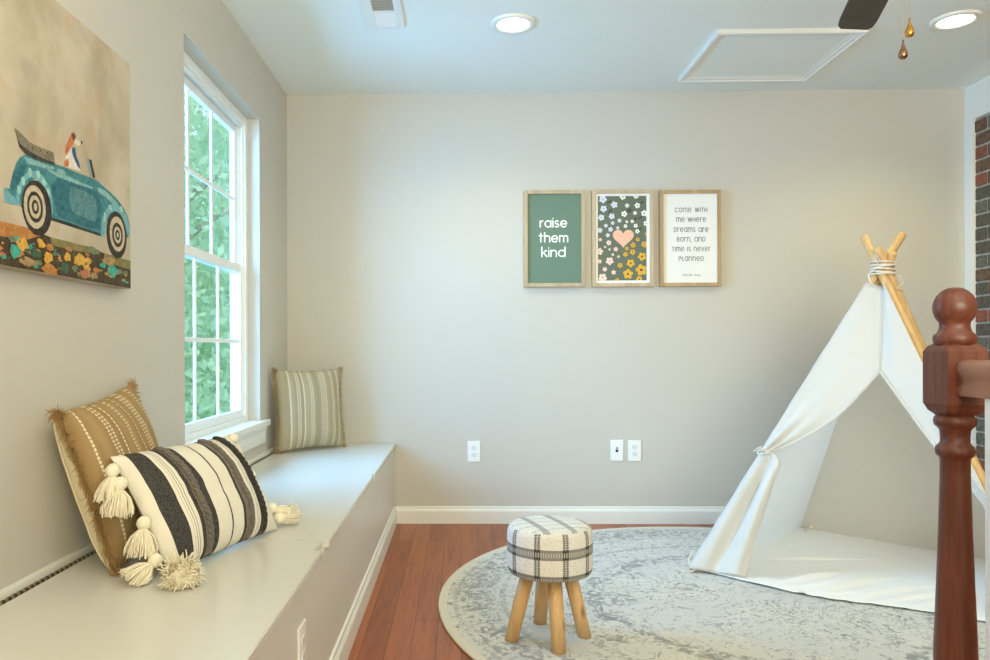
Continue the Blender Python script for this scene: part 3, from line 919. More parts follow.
for kind, L in FLW:
    mi = 'wlpy'.index(kind)
    for zx, zy, r_ in L:
        x_, z_ = fx(zx, zy); r_ *= .00097; a0 = random.random() * 6
        for k in range(5):
            a = a0 + k * 1.2566
            disc(x_ + math.cos(a) * r_ * .55, z_ + math.sin(a) * r_ * .55, r_ * .52, r_ * .42, mi, yt - .0003, a)
        disc(x_, z_, r_ * .24, r_ * .24, 5 if kind in 'wy' else 6, yt - .0006)
hp = []
for k in range(40):
    s_ = 2 * math.pi * k / 40
    hp.append((16 * math.sin(s_) ** 3, 13 * math.cos(s_) - 5 * math.cos(2 * s_) - 2 * math.cos(3 * s_) - math.cos(4 * s_)))
hx_, hz_ = fx(247, 330)
hb_ = bmesh.new(); hb_.faces.new([hb_.verts.new((hx_ + a * .0037, yt - .0009, hz_ + b * .0036)) for a, b in hp])
obj('heart', hb_, plain('heart_peach', (240, 188, 160), .7), pr_)
obj('flowers', bm, [plain('petal_white', (240, 240, 232), .7), plain('petal_lilac', (214, 220, 232), .7), plain('petal_pink', (240, 208, 194), .7), plain('petal_yellow', (224, 172, 56), .7), PAPER,
     plain('leaf_dark', (62, 66, 54), .7), plain('petal_centre', (180, 170, 180), .7)], pr_)
t, pr_ = framed('white framed print with thin grey lettering, closest to the tent', 1.121, 1.461, 1.337, 1.876, .0195, FRW2, PAPER)
for txt, zb, wd in (('come wiTH', 1.7605, .178), ('me wHere', 1.706, .164), ('Dreams are', 1.650, .19), ('Born, anD', 1.596, .156), ('Tjme js never', 1.541, .214), ('PLanneD', 1.487, .138)):
    text_line(INK, txt, 1.2965, zb - .007, wd, .0235, .0029, yt, .42)
text_line(INK, 'PETER PAN', 1.2985, 1.395, .095, .0085, .0016, yt, .5)

# ------------------------------------------------------------------ canvas on the left wall
cv = thing('canvas_painting', 'unframed canvas painting of a blue convertible car with a dog aboard', 'painting', (0, 0, 0))
CY0, CY1, CZ0, CZ1 = 1.485, 2.150, 1.163, 1.812
m = M('canvas_paint', rough=.75, spec=.2)
v = m.coord()
n1 = m.noise(v, 4.2, 4, .55, .4); n2 = m.noise(v, 9, 3, .6)
c = m.mix(n1.smooth(.35, .65), srgb(172, 160, 136), srgb(196, 186, 164))
c = m.mix(n2.smooth(.55, .75) * .5, c, srgb(186, 150, 122))
c = m.mix(m.noise(v, 6.3, 3).smooth(.56, .7) * .35, c, srgb(150, 142, 130))
m.color(c); m.bump(m.noise(v, 500, 2), .2, .001)
bm = bmesh.new(); box(bm, (XL, CY0, CZ0), (XL + .035, CY1, CZ1), 0, .003); obj('canvas', bm, m.mat, cv)
PAL = dict(soil=(70, 56, 38), ochre=(178, 122, 62), olive=(128, 118, 70), shadow=(48, 46, 42), teal=(62, 124, 132), deep=(44, 102, 114), mid=(82, 128, 134), pale=(128, 172, 170), sky=(108, 164, 174), mint=(150, 196, 184),
           tyre=(48, 42, 34), cream=(192, 178, 150), ragtop=(122, 112, 92), char=(58, 54, 46), white=(214, 206, 192), rust=(190, 116, 72), brown=(104, 60, 36), blue=(44, 92, 138), gold=(206, 158, 62), turq=(60, 160, 140), green=(62, 92, 68), clay=(176, 116, 82), sand=(160, 134, 92), soil2=(92, 72, 46), rustg=(112, 124, 88))
names = list(PAL)
bm = bmesh.new()
for k, (cn, kind, d) in enumerate(PAINT):
    x = XL + .0353 + k * .000012
    if kind == 'p':
        pts = d
    else:
        jit = .0 if cn in ('tyre', 'cream', 'sky', 'mint', 'pale') else .55
        pts = [(d[0] + d[2] * q * math.cos(2 * math.pi * j / 24), d[1] + d[3] * q * math.sin(2 * math.pi * j / 24)) for j in range(24) for q in [1 + jit * mnoise.noise(Vector((math.cos(j * .2618) * 1.3 + k * 3.7, math.sin(j * .2618) * 1.3, k * 1.9)))]]
    pts = [(max(CY0 + .001, min(CY1 - .0015, a)), max(CZ0 + .001, b)) for a, b in pts]
    f = bm.faces.new([bm.verts.new((x, a, b)) for a, b in pts])
    f.material_index = names.index(cn)
bmesh.ops.triangulate(bm, faces=bm.faces)
def oil(n, rgb):
    q = M('oil_' + n, srgb(*rgb), .6, .25)
    nn = q.noise(q.coord(), 60, 4, .6, 1.0)
    q.color(q.mix(nn.smooth(.3, .7), srgb(*[max(0, c - 14) for c in rgb]), srgb(*[min(255, c + 14) for c in rgb]))); q.bump(nn, .3, .002)
    return q.mat
obj('painted_scene', bm, [oil(n, PAL[n]) for n in names], cv)
# ------------------------------------------------------------------ round rug
RC, RR = (1.137, 2.920), 1.226
rug = thing('round_rug', 'large round rug in faded grey and cream floral pattern on the wood floor', 'rug', (RC[0], RC[1], 0))
m = M('rug_pile', rough=.95, spec=.1)
v = m.coord()
x, y, z = m.xyz(v)
rr = ((x * x + y * y).m('SQRT')) / RR
th = y.m('ARCTAN2', x)
n1 = m.noise(v, 4.2, 4, .6, 2.6); n2 = m.noise(v, 15, 5, .62, 2.4); n3 = m.noise(v, 3.2, 3, .5); n4 = m.noise(v, 30, 4, .65, 1.5); n5 = m.noise(v, 8.5, 5, .6, 3.2)
sp = m.noise(v, 240, 2, .8)
lines = (n1 - .5).abs().smooth(.016, .003) * n4.smooth(.42, .54)          # worn vine lines
curl = (n5 - .5).abs().smooth(.020, .004) * n3.smooth(.42, .56) * n4.smooth(.40, .5)
blot = n2.smooth(.585, .635) * n3.smooth(.36, .56)                        # broken flower marks
vo = m.node('ShaderNodeTexVoronoi'); m.link(v, vo.inputs['Vector']); vo.inputs['Scale'].default_value = 3.4
vd = X(m.nt, vo.outputs['Distance'])
ros = vd.smooth(.30, .22) * n2.smooth(.47, .56)                           # rosettes
band = (rr - .875).abs().smooth(.062, .045) * n2.smooth(.45, .56)
edge1 = (rr - .795).abs().smooth(.014, .005).max((rr - .945).abs().smooth(.012, .004)) * n4.smooth(.40, .52)
ring2 = (rr - .50).abs().smooth(.05, .02) * n2.smooth(.47, .57)
ring3 = (rr - .66).abs().smooth(.018, .006) * n4.smooth(.44, .54)
pat = (lines * .8).max(curl * .75).max(blot * .8).max(ros * .62).max(band * .62).max(edge1 * .42).max(ring2 * .7).max(ring3 * .5)
pat = pat * .9 + (sp - .5) * .16
base = m.mix(m.noise(v, 3.1, 3).smooth(.35, .65), srgb(212, 212, 208), srgb(222, 220, 212))
c = m.mix(pat.clamp(), base, srgb(100, 105, 112))
c = m.mix(rr.gt(.972), c, srgb(220, 215, 202))
m.color(c); m.bump(sp + pat * .5, .4, .003)
bm = bmesh.new()
lathe(bm, [(0, .0095), (.6, .0095), (1.0, .0095), (RR - .01, .009)], (0, 0, 0), 128)
lathe(bm, [(RR - .01, .0015), (0, .0015)], (0, 0, 0), 128)
obj('pile', fixn(bm), m.mat, rug)
bm = bmesh.new()
tube(bm, [((RR - .006) * math.cos(2 * math.pi * k / 128), (RR - .006) * math.sin(2 * math.pi * k / 128), .0056) for k in range(128)], .0055, 10, closed=True)
obj('binding', bm, cloth('rug_binding', (222, 216, 202), 700), rug)
RZ = .0095

# ------------------------------------------------------------------ plaid stool
SC = (.300, 2.548)
stool = thing('round_stool', 'small round stool with plaid woven seat on four wooden legs', 'stool', (SC[0], SC[1], RZ + .0012))
m = M('plaid_weave', rough=.95, spec=.1)
v = m.coord()
x, y, z = m.xyz(v)
phi = x.m('ARCTAN2', y * -1.0)
top = (m.xyz(m.node('ShaderNodeNewGeometry').outputs['Normal'])[2]).gt(.72)
per = R(37.5)
va = ((phi + R(23.0)) / per + .5).fract()                       # vertical bands round the side
vb = (va - .5).abs().lt(.115)
vcell = ((va - .5).abs() * (1 / .115))
dots = ((z * 135.0).fract().gt(.38)) * ((vcell - .50).abs().lt(.30))
hz_ = (z - .314).abs().lt(.0165).max(z.lt(.246))
hdots = (((phi * 17.0).fract()).gt(.45)) * ((z - .314).abs().lt(.0075).max((z - .231).abs().lt(.006)))
rot = R(17)
xr = x * math.cos(rot) + y * math.sin(rot); yr = y * math.cos(rot) - x * math.sin(rot)
tv = ((xr / .092 + .15).fract() - .5).abs()
tb = tv.lt(.12); tline = ((yr / .05 + .3).fract() - .5).abs().lt(.05) * ((xr * 150.0).fract().gt(.35))
weave = ((x + y) * 900.0).sin() * ((z - x) * 900.0).sin()
fine = m.noise(v, 210, 2, .7)
side_c = m.mix(vb * .5, srgb(242, 239, 232), srgb(150, 148, 142))
side_c = m.mix(hz_ * .85, side_c, srgb(118, 117, 112))
side_c = m.mix((dots * .9), side_c, srgb(58, 58, 56))
side_c = m.mix((hz_ * vb) * .8, side_c, srgb(66, 66, 62))
side_c = m.mix(hdots * .7, side_c, srgb(214, 210, 200))
top_c = m.mix(tb * .75, srgb(240, 237, 229), srgb(160, 160, 156))
top_c = m.mix(tline * .7, top_c, srgb(110, 112, 112))
c = m.mix(top, side_c, top_c)
c = m.mix(fine.smooth(.45, .7) * .35, c, srgb(150, 146, 138))
m.color(c); m.bump(weave + fine * 2.0, .5, .002)
bm = bmesh.new()
lathe(bm, [(0, .224), (.125, .224), (.137, .227), (.142, .236), (.1435, .26), (.1435, .30), (.1433, .352), (.141, .368), (.135, .379), (.124, .3855), (.10, .3885), (.05, .390), (0, .3905)], n=72)
obj('seat', fixn(bm), m.mat, stool)
LEGW = wood('stool_pine', (200, 156, 102), (232, 194, 144), 'z', 16, .55, .05, True)
for (fx_, fy_) in ((.314, 2.421), (.168, 2.521), (.281, 2.684), (.419, 2.556)):
    dx, dy = fx_ - SC[0], fy_ - SC[1]
    bm = bmesh.new()
    d = Vector((dx * .55 - dx, dy * .55 - dy, .226)).normalized()
    tube(bm, [(dx, dy, 0.0), (dx * .995, dy * .995, .004), (dx * .77, dy * .77, .12), (dx * .55, dy * .55, .226)], [.0215, .0235, .0240, .0235], 22)
    for vtx in bm.verts:                                          # feet cut level with the floor
        if vtx.co.z < .012: vtx.co.z = 0.0 if vtx.co.z < .004 + .006 else vtx.co.z
    obj('leg', fixn(bm), LEGW, stool)

# ------------------------------------------------------------------ play tent
tent = thing('play_tent', "white canvas children's teepee with open front standing on the round rug", 'tent', (0, 0, 0))
CAN = cloth('tent_canvas', (243, 241, 235), 1100, 3, .12, .38)
POLE = wood('tent_pole_pine', (206, 166, 108), (228, 194, 142), 'z', 18, .5, .05)
A = Vector((1.855, 3.33, 1.336))
FT = {'FL': Vector((1.012, 3.31, RZ + .004)), 'FR': Vector((2.005, 2.558, RZ + .004)), 'BL': Vector((1.834, 4.125, .004)), 'BR': Vector((2.50, 3.40, .012))}
PD = {}
for k, ztop in (('FL', 1.492), ('FR', 1.488), ('BL', 1.40), ('BR', 1.425)):
    f = FT[k]
    e = (A - f); e.z = 0; e.normalize()
    perp = Vector((-e.y, e.x, 0)) * (.019 if k != 'FR' else .019)
    q = A + perp
    PD[k] = (f, q)
    d = (q - f) / (q.z - f.z)
    bm = bmesh.new()
    top_ = f + d * (ztop - f.z)
    u = d.normalized()
    tube(bm, [f + u * .0, f + u * .6, top_ - u * .004, top_], [.0185, .0185, .0185, .016], 18)
    for vtx in bm.verts:
        if vtx.co.z < f.z + .03: vtx.co.z = max(vtx.co.z, f.z - .002)
    obj('pole', fixn(bm), POLE, tent)
def PP(k, z):
    f, q = PD[k]
    return f + (q - f) * ((z - f.z) / (q.z - f.z))
ZT = 1.262
ctr = (FT['FL'] + FT['FR'] + FT['BL'] + FT['BR']) / 4
def out_of(p, d):                                                 # push a point away from the tent's axis
    e = Vector((p.x - A.x, p.y - A.y, 0))
    return p + e.normalized() * d if e.length > 1e-4 else p
def panel(name, k1, k2, sag, z0=.012, seed=0):
    bm = bmesh.new()
    def fn(s, t):
        z = z0 + (ZT - z0) * t
        a, b = PP(k1, z), PP(k2, z)
        p = a.lerp(b, s)
        bulge = math.sin(math.pi * s) * (sag * math.sin(math.pi * min(1, t * 1.05)) + .012 * mnoise.noise(Vector((s * 4 + seed, t * 5, 0))))
        q = out_of(p, -.021)
        e = Vector((ctr.x - q.x, ctr.y - q.y, 0)).normalized()
        return q + e * bulge
    grid(bm, fn, 30, 36)
    return obj(name, bm, CAN, tent, True)
panel('side_panel', 'FL', 'BL', .03, seed=1)
panel('back_panel', 'BL', 'BR', .03, seed=2)
panel('side_panel', 'BR', 'FR', .03, seed=3)
def bez(P, t):                                                    # piecewise linear through points, arc length weighted, softened
    L = [0]
    for a, b in zip(P, P[1:]): L.append(L[-1] + (b - a).length)
    s = t * L[-1]
    for i in range(len(P) - 1):
        if s <= L[i + 1] + 1e-9:
            f = (s - L[i]) / max(1e-9, L[i + 1] - L[i])
            p0, p1, p2, p3 = P[max(0, i - 1)], P[i], P[i + 1], P[min(len(P) - 1, i + 2)]
            return .5 * ((2 * p1) + (p2 - p0) * f + (2 * p0 - 5 * p1 + 4 * p2 - p3) * f * f + (3 * p1 - p0 - 3 * p2 + p3) * f ** 3)
    return P[-1].copy()
NF = Vector((-.546, -.757, .358))
apex = Vector((1.761, 3.185, .890))
topc = Vector((1.838, 3.302, 1.256))
zt1, zt2 = .536, .30
tieL = PP('FL', zt1) + Vector((.01, -.03, 0))
tieR = PP('FR', zt2) + Vector((-.01, -.03, 0))
inL = [tieL] + [Vector(q) for q in ((1.407, 3.284, .559), (1.461, 3.261, .592), (1.541, 3.231, .651), (1.614, 3.209, .717), (1.691, 3.196, .806))] + [apex]
inR = [tieR] + [Vector(q) for q in ((1.967, 2.79, .36), (1.923, 2.862, .455), (1.859, 2.978, .602), (1.803, 3.094, .763))] + [apex]
def flap(side, k, inner, zt, sgn):
    bm = bmesh.new()
    frac = .72
    def fn(s, t):
        zo = zt + (ZT - zt) * t
        o = PP(k, zo) + NF * .021 + (Vector((-.012, .004, 0)) if k == 'FL' else Vector((-.012, .0, 0)))
        i_ = bez(inner, t / frac) if t < frac else apex.lerp(topc, (t - frac) / (1 - frac))
        p = o.lerp(i_, s)
        g = max(0, 1 - t * 2.2)
        fold = math.sin(s * 15 + 1.0 + sgn) * .010 * g * math.sin(math.pi * s) * min(1, t * 14 + .2)
        soft = .010 * mnoise.noise(Vector((s * 2.5 + sgn * 5, t * 4, 1.3))) * math.sin(math.pi * s)
        return p + NF * (fold + soft + .016 * math.sin(math.pi * s) * (1 - t))
    grid(bm, fn, 26, 60)
    return solid(obj('front_flap', bm, CAN, tent, True), .0016)
flap('L', 'FL', inL, zt1, 1)
flap('R', 'FR', inR, zt2, -1)
# hems that edge the opening
for inner in (inL, inR):
    bm = bmesh.new(); tube(bm, [bez(inner, i / 30) + NF * .004 for i in range(31)], .0065, 8)
    obj('hem', bm, CAN, tent, True)
bm = bmesh.new(); tube(bm, [apex + NF * .003, apex.lerp(topc, .5) + NF * .006, topc + NF * .003], .0035, 8); obj('seam', bm, CAN, tent, True)
# loose cloth below the ties
lowL = [tieL] + [Vector(q) for q in ((1.379, 3.262, .49), (1.347, 3.245, .42), (1.287, 3.222, .274), (1.234, 3.200, .132), (1.196, 3.180, .024))]
lowR = [tieR] + [Vector(q) for q in ((1.955, 2.72, .25), (1.93, 2.75, .14), (1.90, 2.76, .026))]
def lower(k, inner, zt, sgn):
    bm = bmesh.new()
    def fn(s, t):
        zo = .020 + (zt - .020) * (1 - t)
        o = PP(k, zo) + NF * .021 + Vector((-.012, .004, 0))
        p = o.lerp(bez(inner, t), s)
        amp = min(1, t * 3) * min(1, (1.25 - t) * 2)
        if s > .999: amp *= .5
        return p + NF * (math.sin(s * 9.5 + .4 * t) * .034 * amp * (s ** .5) + .010 * math.sin(s * 21 + 2 * t) * amp * s) + Vector((0, 0, .004 * s))
    grid(bm, fn, 40, 40)
    return solid(obj('front_flap', bm, CAN, tent, True), .0016)
lower('FL', lowL, zt1, 1)
lower('FR', lowR, zt2, -1)
# pole sleeve on the front left
bm = bmesh.new()
pts = [PP('FL', .03 + (ZT - .03) * i / 24) for i in range(25)]
tube(bm, pts, [.0225 + .0012 * math.sin(i * 1.9) for i in range(25)], 14, cap=False)
obj('pole_sleeve', bm, CAN, tent, True)
# floor mat
bm = bmesh.new()
FOLDS = [(.34, .20, .55, .020), (.40, .16, .7, .015), (.47, .19, .5, .022), (.53, .15, .8, .014), (.60, .20, .6, .020), (.68, .17, .75, .016), (.27, .45, 1.1, .010), (.76, .2, .6, .018), (.45, .06, 1.5, .012)]
def mat_fn(s, t):
    a = FT['FL'].lerp(FT['FR'], s); b = FT['BL'].lerp(FT['BR'], s)
    p = a.lerp(b, .015 + .975 * t)
    front = math.sin(math.pi * s) * max(0, 1 - t * 3)
    p = p + Vector((-.52, -.85, 0)) * (.085 * math.exp(-((s - .36) / .24) ** 2) * max(0, 1 - t * 2.5))
    z = RZ + .007
    wr = max(0, mnoise.noise(Vector((p.x * 3.2 - p.y * 4.5, p.x * 1.6 + p.y * 1.2, 7)))) * .030 * math.sin(math.pi * min(1, s * 1.2)) * max(0, 1 - abs(t - .22) * 3.0)
    fine = (mnoise.noise(Vector((p.x * 9, p.y * 9, 2))) + 1) * .0022
    ins = .985
    c_ = Vector((ctr.x, ctr.y, 0))
    for fs, ft, sl, am in FOLDS:
        dd = (s - fs) - sl * (t - ft)
        wr = max(wr, am * math.exp(-(dd / .013) ** 2) * math.exp(-((t - ft) / .13) ** 2))
    q = Vector((c_.x + (p.x - c_.x) * ins, c_.y + (p.y - c_.y) * ins, z + max(0, wr) + fine))
    return q
grid(bm, mat_fn, 170, 110)
solid(obj('floor_mat', bm, cloth('mat_canvas_lit', (249, 248, 245), 1100, 2, .12), tent, True), .0018)  # tent cloth made whiter, window brightness put into its colour
# cords: ties, lashing, corner strings
CORD = cloth('cord_white', (236, 232, 220), 1500, 3)
bm = bmesh.new()
for dz, rr_ in ((.0, .031), (.009, .030), (-.008, .032)):
    c0 = PP('FL', zt1 + dz) + NF * .006
    tube(bm, [c0 + Vector((math.cos(a) * rr_, math.sin(a) * rr_ * 1.0, .006 * math.sin(a * 2 + dz * 300))) for a in [2 * math.pi * i / 20 for i in range(20)]], .0036, 7, closed=True)
c0 = PP('FL', zt1) + NF * .036
tube(bm, [c0, c0 + Vector((-.03, -.01, .006)), c0 + Vector((-.05, .0, -.012))], .003, 6)
tube(bm, [c0, c0 + Vector((.005, -.01, -.03)), c0 + Vector((-.012, -.005, -.055))], .003, 6)
bmesh.ops.create_icosphere(bm, subdivisions=2, radius=.009, matrix=Matrix.Translation(c0))
obj('tie', bm, CORD, tent, True)
bm = bmesh.new()
c0 = PP('FR', zt2)
for dz in (0, .01):
    tube(bm, [c0 + Vector((math.cos(a) * .03, math.sin(a) * .03, dz)) for a in [2 * math.pi * i / 20 for i in range(20)]], .0036, 7, closed=True)
obj('tie', bm, CORD, tent, True)
bm = bmesh.new()
random.seed(9)
for i in range(6):
    tz, ta = random.uniform(-.5, .5), random.uniform(-.5, .5)
    h_ = -.026 + .010 * i
    tube(bm, [A + Vector((math.cos(a) * .047, math.sin(a) * .047, h_ + .012 * (tz * math.cos(a) + ta * math.sin(a)))) for a in [2 * math.pi * j / 26 for j in range(26)]], .0036, 7, closed=True)
tube(bm, [A + Vector((-.045, -.02, .0)), A + Vector((-.075, -.02, -.03)), A + Vector((-.07, -.03, -.065)), A + Vector((-.045, -.035, -.085))], .0026, 6)
tube(bm, [A + Vector((-.04, -.03, .02)), A + Vector((-.055, -.03, .045)), A + Vector((-.05, -.03, .06)), A + Vector((-.035, -.04, .03))], .0026, 6)
tube(bm, [A + Vector((.03, -.03, -.03)), A + Vector((.06, -.03, -.04)), A + Vector((.065, -.04, -.07)), A + Vector((.03, -.05, -.09)), A + Vector((.06, -.05, -.105))], .0026, 6)
obj('lashing', bm, CORD, tent, True)
bm = bmesh.new()
f = FT['FL']
tube(bm, [f + Vector((.012, -.02, .012)), f + Vector((-.02, -.03, .003)), f + Vector((-.05, -.015, .004)), f + Vector((-.066, .005, .012))], .003, 6)
obj('corner_string', bm, CORD, tent, True); bm = bmesh.new()
tube(bm, [f + Vector((-.01, .0, .02)), f + Vector((-.012, .01, .05)), f + Vector((.01, .02, .085)), f + Vector((.025, .02, .08))], .003, 6)
obj('corner_string', bm, CORD, tent, True)
bm = bmesh.new()
b_ = FT['BL'] + Vector((.03, -.09, .03))
tube(bm, [b_ + Vector((-.05, -.03, -.015)), b_, b_ + Vector((.02, -.01, .012))], .003, 6)
bmesh.ops.create_icosphere(bm, subdivisions=2, radius=.012, matrix=Matrix.Translation(b_))
obj('corner_string', bm, CORD, tent, True)
# ------------------------------------------------------------------ newel post, handrail, baluster
CHERRY = wood('newel_wood', (86, 44, 31), (128, 75, 56), 'z', 13, .36, .06)
RAILW = wood('rail_wood', (180, 130, 104), (212, 162, 134), 'y', 13, .4, .05)
NX, NY, NH = 1.1015, 1.6945, .0445
newel = thing('newel_post', 'dark red wooden newel post with ball finial in the foreground', 'post', (NX, NY, 0))
bm = bmesh.new()
def sqring(h_, z, c):                                            # square ring with cut corners
    return [(-h_ + c, -h_, z), (h_ - c, -h_, z), (h_, -h_ + c, z), (h_, h_ - c, z), (h_ - c, h_, z), (-h_ + c, h_, z), (-h_, h_ - c, z), (-h_, -h_ + c, z)]
def stack(rings):
    V = [[bm.verts.new(p) for p in r_] for r_ in rings]
    for a, b in zip(V, V[1:]):
        for k in range(len(a)):
            bm.faces.new((a[k], a[(k + 1) % len(a)], b[(k + 1) % len(a)], b[k]))
    bm.faces.new(V[0]); bm.faces.new(V[-1])
stack([sqring(NH - .014, .834, .014), sqring(NH - .005, .846, .006), sqring(NH, .862, .0015), sqring(NH, .978, .0015), sqring(NH - .005, .990, .006), sqring(NH - .013, .998, .013)])
obj('block', fixn(bm), CHERRY, newel); bm = bmesh.new()
stack([sqring(NH, 0, .0015), sqring(NH, .20, .0015), sqring(NH - .008, .222, .008), sqring(NH - .01, .235, .012)])
obj('base_block', fixn(bm), CHERRY, newel)
bm = bmesh.new()
lathe(bm, [(0, .838), (0.0332, .838), (0.0398, .832), (0.0419, .823), (0.0398, .814), (0.0332, .808), (0.0299, .802), (0.0286, .79), (0.0286, .776), (0.0315, .771), (0.0369, .766), (0.0386, .757), (0.0369, .748), (0.0315, .743), (0.0291, .738),
           (0.0292, .70), (0.0324, .58), (0.0365, .46), (0.0415, .335), (0.0427, .29), (0.0407, .262), (0.0357, .25), (0.0332, .24), (0.0357, .232), (0, .225)], n=44)
obj('turned_shaft', fixn(bm), CHERRY, newel)
bm = bmesh.new()
lathe(bm, [(0, .992), (.038, .992), (.0415, 1.0), (.0425, 1.008), (.0405, 1.015), (.034, 1.020), (.0305, 1.028), (.0295, 1.036)] +
      [(.0425 * math.sin(a), 1.0755 - .046 * math.cos(a)) for a in [R(46 + 134 * k / 14) for k in range(14)]] + [(0, 1.1215)], n=44)
obj('ball_finial', fixn(bm), CHERRY, newel)
rail = thing('handrail', 'lighter brown moulded wooden handrail joining the newel post', 'handrail', (NX, NY - NH, 0))
half = [(0, .960), (.012, .9595), (.020, .957), (.0255, .951), (.0275, .943), (.0265, .934), (.0235, .926), (.0205, .918), (.0195, .909), (.0205, .902), (.0235, .8985), (.0245, .893), (.0245, .884), (.0235, .8815), (0, .8815)]
bm = bmesh.new(); prism(bm, half + [(-a, b) for a, b in reversed(half[1:-1])], 'y', -1.0, 0)
for f in bm.faces: f.smooth = len(f.verts) == 4
obj('rail', fixn(bm), RAILW, rail)
bal = thing('baluster', 'white square baluster under the handrail at the right edge', 'baluster', (NX, 1.556, 0))
bm = bmesh.new(); box(bm, (-.018, -.018, 0), (.018, .018, .8815), 0, .0015)
obj('spindle', bm, paint('baluster_paint', (228, 234, 240), .4, .02), bal)

# ------------------------------------------------------------------ cushions
def frame_matrix(base, wx, up):
    wx = Vector(wx).normalized(); up = Vector(up)
    up = (up - wx * up.dot(wx)).normalized()
    yb = up.cross(wx)
    return Matrix(((wx.x, yb.x, up.x, base[0]), (wx.y, yb.y, up.y, base[1]), (wx.z, yb.z, up.z, base[2]), (0, 0, 0, 1)))

def surf_fn(w_, h_, t_, pw=2.6, ex=.55, seed=0, wr=.006, pinch=.06, tb=None):
    def S(a, b, side):
        x = a * w_ / 2 * (1 - pinch * (1 - b * b))
        z = h_ / 2 + b * h_ / 2 * (1 - pinch * (1 - a * a))
        f = (max(0, 1 - abs(a) ** pw) * max(0, 1 - abs(b) ** pw)) ** ex
        n_ = mnoise.noise(Vector((a * 2.2 + seed, b * 2.2, side * 3))) + .5 * mnoise.noise(Vector((a * 5 + seed, b * 5, side * 5)))
        return Vector((x, side * ((t_ / 2 if side < 0 or tb is None else tb) * (f if side < 0 or tb is None else f ** .8) + wr * n_ * f), z))
    return S

def lift(bm, t):
    # nothing of a cushion sinks into the bench top it rests on
    mw = t.matrix_world; inv = mw.inverted()
    for v in bm.verts:
        q = mw @ v.co
        if q.z < BT + .002:
            q.z = BT + .002 + .0004 * random.random()
        if q.x < XL + .018: q.x = XL + .018 + .0004 * random.random()
        if q.y > YF - .004: q.y = YF - .004
        v.co = inv @ q

def cushion(name, label, base, wx, up, w_, h_, t_, front, back, seed=0, **kw):
    t = thing(name, label, 'cushion', (0, 0, 0), 'cushions on the bench')
    t.matrix_world = frame_matrix(base, wx, up)
    S = surf_fn(w_, h_, t_, seed=seed, **kw)
    def c(u): return math.sin((u * 2 - 1) * math.pi / 2 * .93) / math.sin(math.pi / 2 * .93)
    bm = bmesh.new(); uv = bm.loops.layers.uv.new('UVMap')
    grid(bm, lambda s, q: S(c(s), c(q), -1), 44, 36, 0, None)
    for f in bm.faces:
        for l in f.loops:
            l[uv].uv = (l.vert.co.x / w_ + .5, l.vert.co.z / h_)
    n0 = len(bm.faces)
    grid(bm, lambda s, q: S(c(s), c(q), 1), 44, 36, 1, None)
    bmesh.ops.remove_doubles(bm, verts=bm.verts, dist=.0006)
    bm.faces.ensure_lookup_table()
    for f in bm.faces:
        for l in f.loops:
            l[uv].uv = (l.vert.co.x / w_ + .5, l.vert.co.z / h_)
    lift(bm, t)
    cov = obj('cover', fixn(bm), [front, back], t, True)
    return t, S

def strands(bm, p, d, n, L, spread, r, rng, grav, seg=3, mi=0):
    for _ in range(n):
        q = p + Vector((rng.gauss(0, 1), rng.gauss(0, 1), rng.gauss(0, 1))) * .002
        v = (d + Vector((rng.gauss(0, spread), rng.gauss(0, spread), rng.gauss(0, spread)))).normalized()
        l = L * rng.uniform(.6, 1.15)
        pts = [q]
        for k in range(seg):
            v = (v + grav * .22 + Vector((rng.gauss(0, .12), rng.gauss(0, .12), rng.gauss(0, .12)))).normalized()
            pts.append(pts[-1] + v * l / seg)
        tube(bm, pts, [r] * seg + [r * .6], 4, mi, False)

def stripe_material(name, base, dark, stitch, lines, rows):
    m = M(name, rough=.95, spec=.1)
    tc = m.node('ShaderNodeTexCoord')
    u, v, _ = m.xyz(tc.outputs['UV'])
    vec = m.coord()
    n = m.noise(vec, 60, 3)
    fine = ((v * 330.0).sin() * .5 + .5)
    warp = (m.noise(vec, 5, 2) - .5) * .012
    uu = u + warp
    stripes = ((uu * 62.0).sin() * .5 + .5) * .5 + ((uu * 23.0 + 1.0).sin() * .5 + .5) * .5
    c = m.mix(stripes * .8 + n * .3, srgb(*base), srgb(*dark))
    for cu, hw in lines:                                          # solid dashed running stitch
        d = uu.band(cu, hw) * ((v * 38.0 + cu * 13).fract().gt(.25))
        c = m.mix(d, c, srgb(*stitch))
    for cu, hw, k in rows:                                        # blocks of small dashes
        cell = (((uu - (cu - hw)) * (k / (2 * hw))).fract() - .5).abs().lt(.30)
        d = uu.band(cu, hw) * cell * ((v * 44.0).fract().gt(.42))
        c = m.mix(d * .85, c, srgb(*stitch))
    m.color(c)
    m.bump(fine + n, .35, .0015)
    return m.mat
STI = (228, 216, 188)
TAN = stripe_material('tan_stripe', (176, 149, 107), (152, 124, 82), STI, [(.10, .007), (.335, .006), (.545, .005)], [(.26, .03, 2), (.45, .02, 2), (.66, .045, 4), (.83, .03, 3)])
SAND = stripe_material('sand_stripe', (180, 172, 148), (158, 149, 124), (222, 216, 200), [(.16, .009), (.345, .010), (.90, .006)], [(.27, .03, 2), (.455, .03, 2), (.64, .05, 4), (.80, .022, 2)])
m = M('cream_backing', rough=.9, spec=.1)
tc = m.node('ShaderNodeTexCoord'); u, v, _ = m.xyz(tc.outputs['UV'])
m.color(m.mix(((u * 70.0).sin()).gt(.9), srgb(222, 208, 178), srgb(190, 172, 138)))
CREAM = m.mat
FRG = cloth('fringe_tan', (178, 144, 96), 600, 14)
FRS = cloth('fringe_sand', (178, 156, 116), 600, 14)

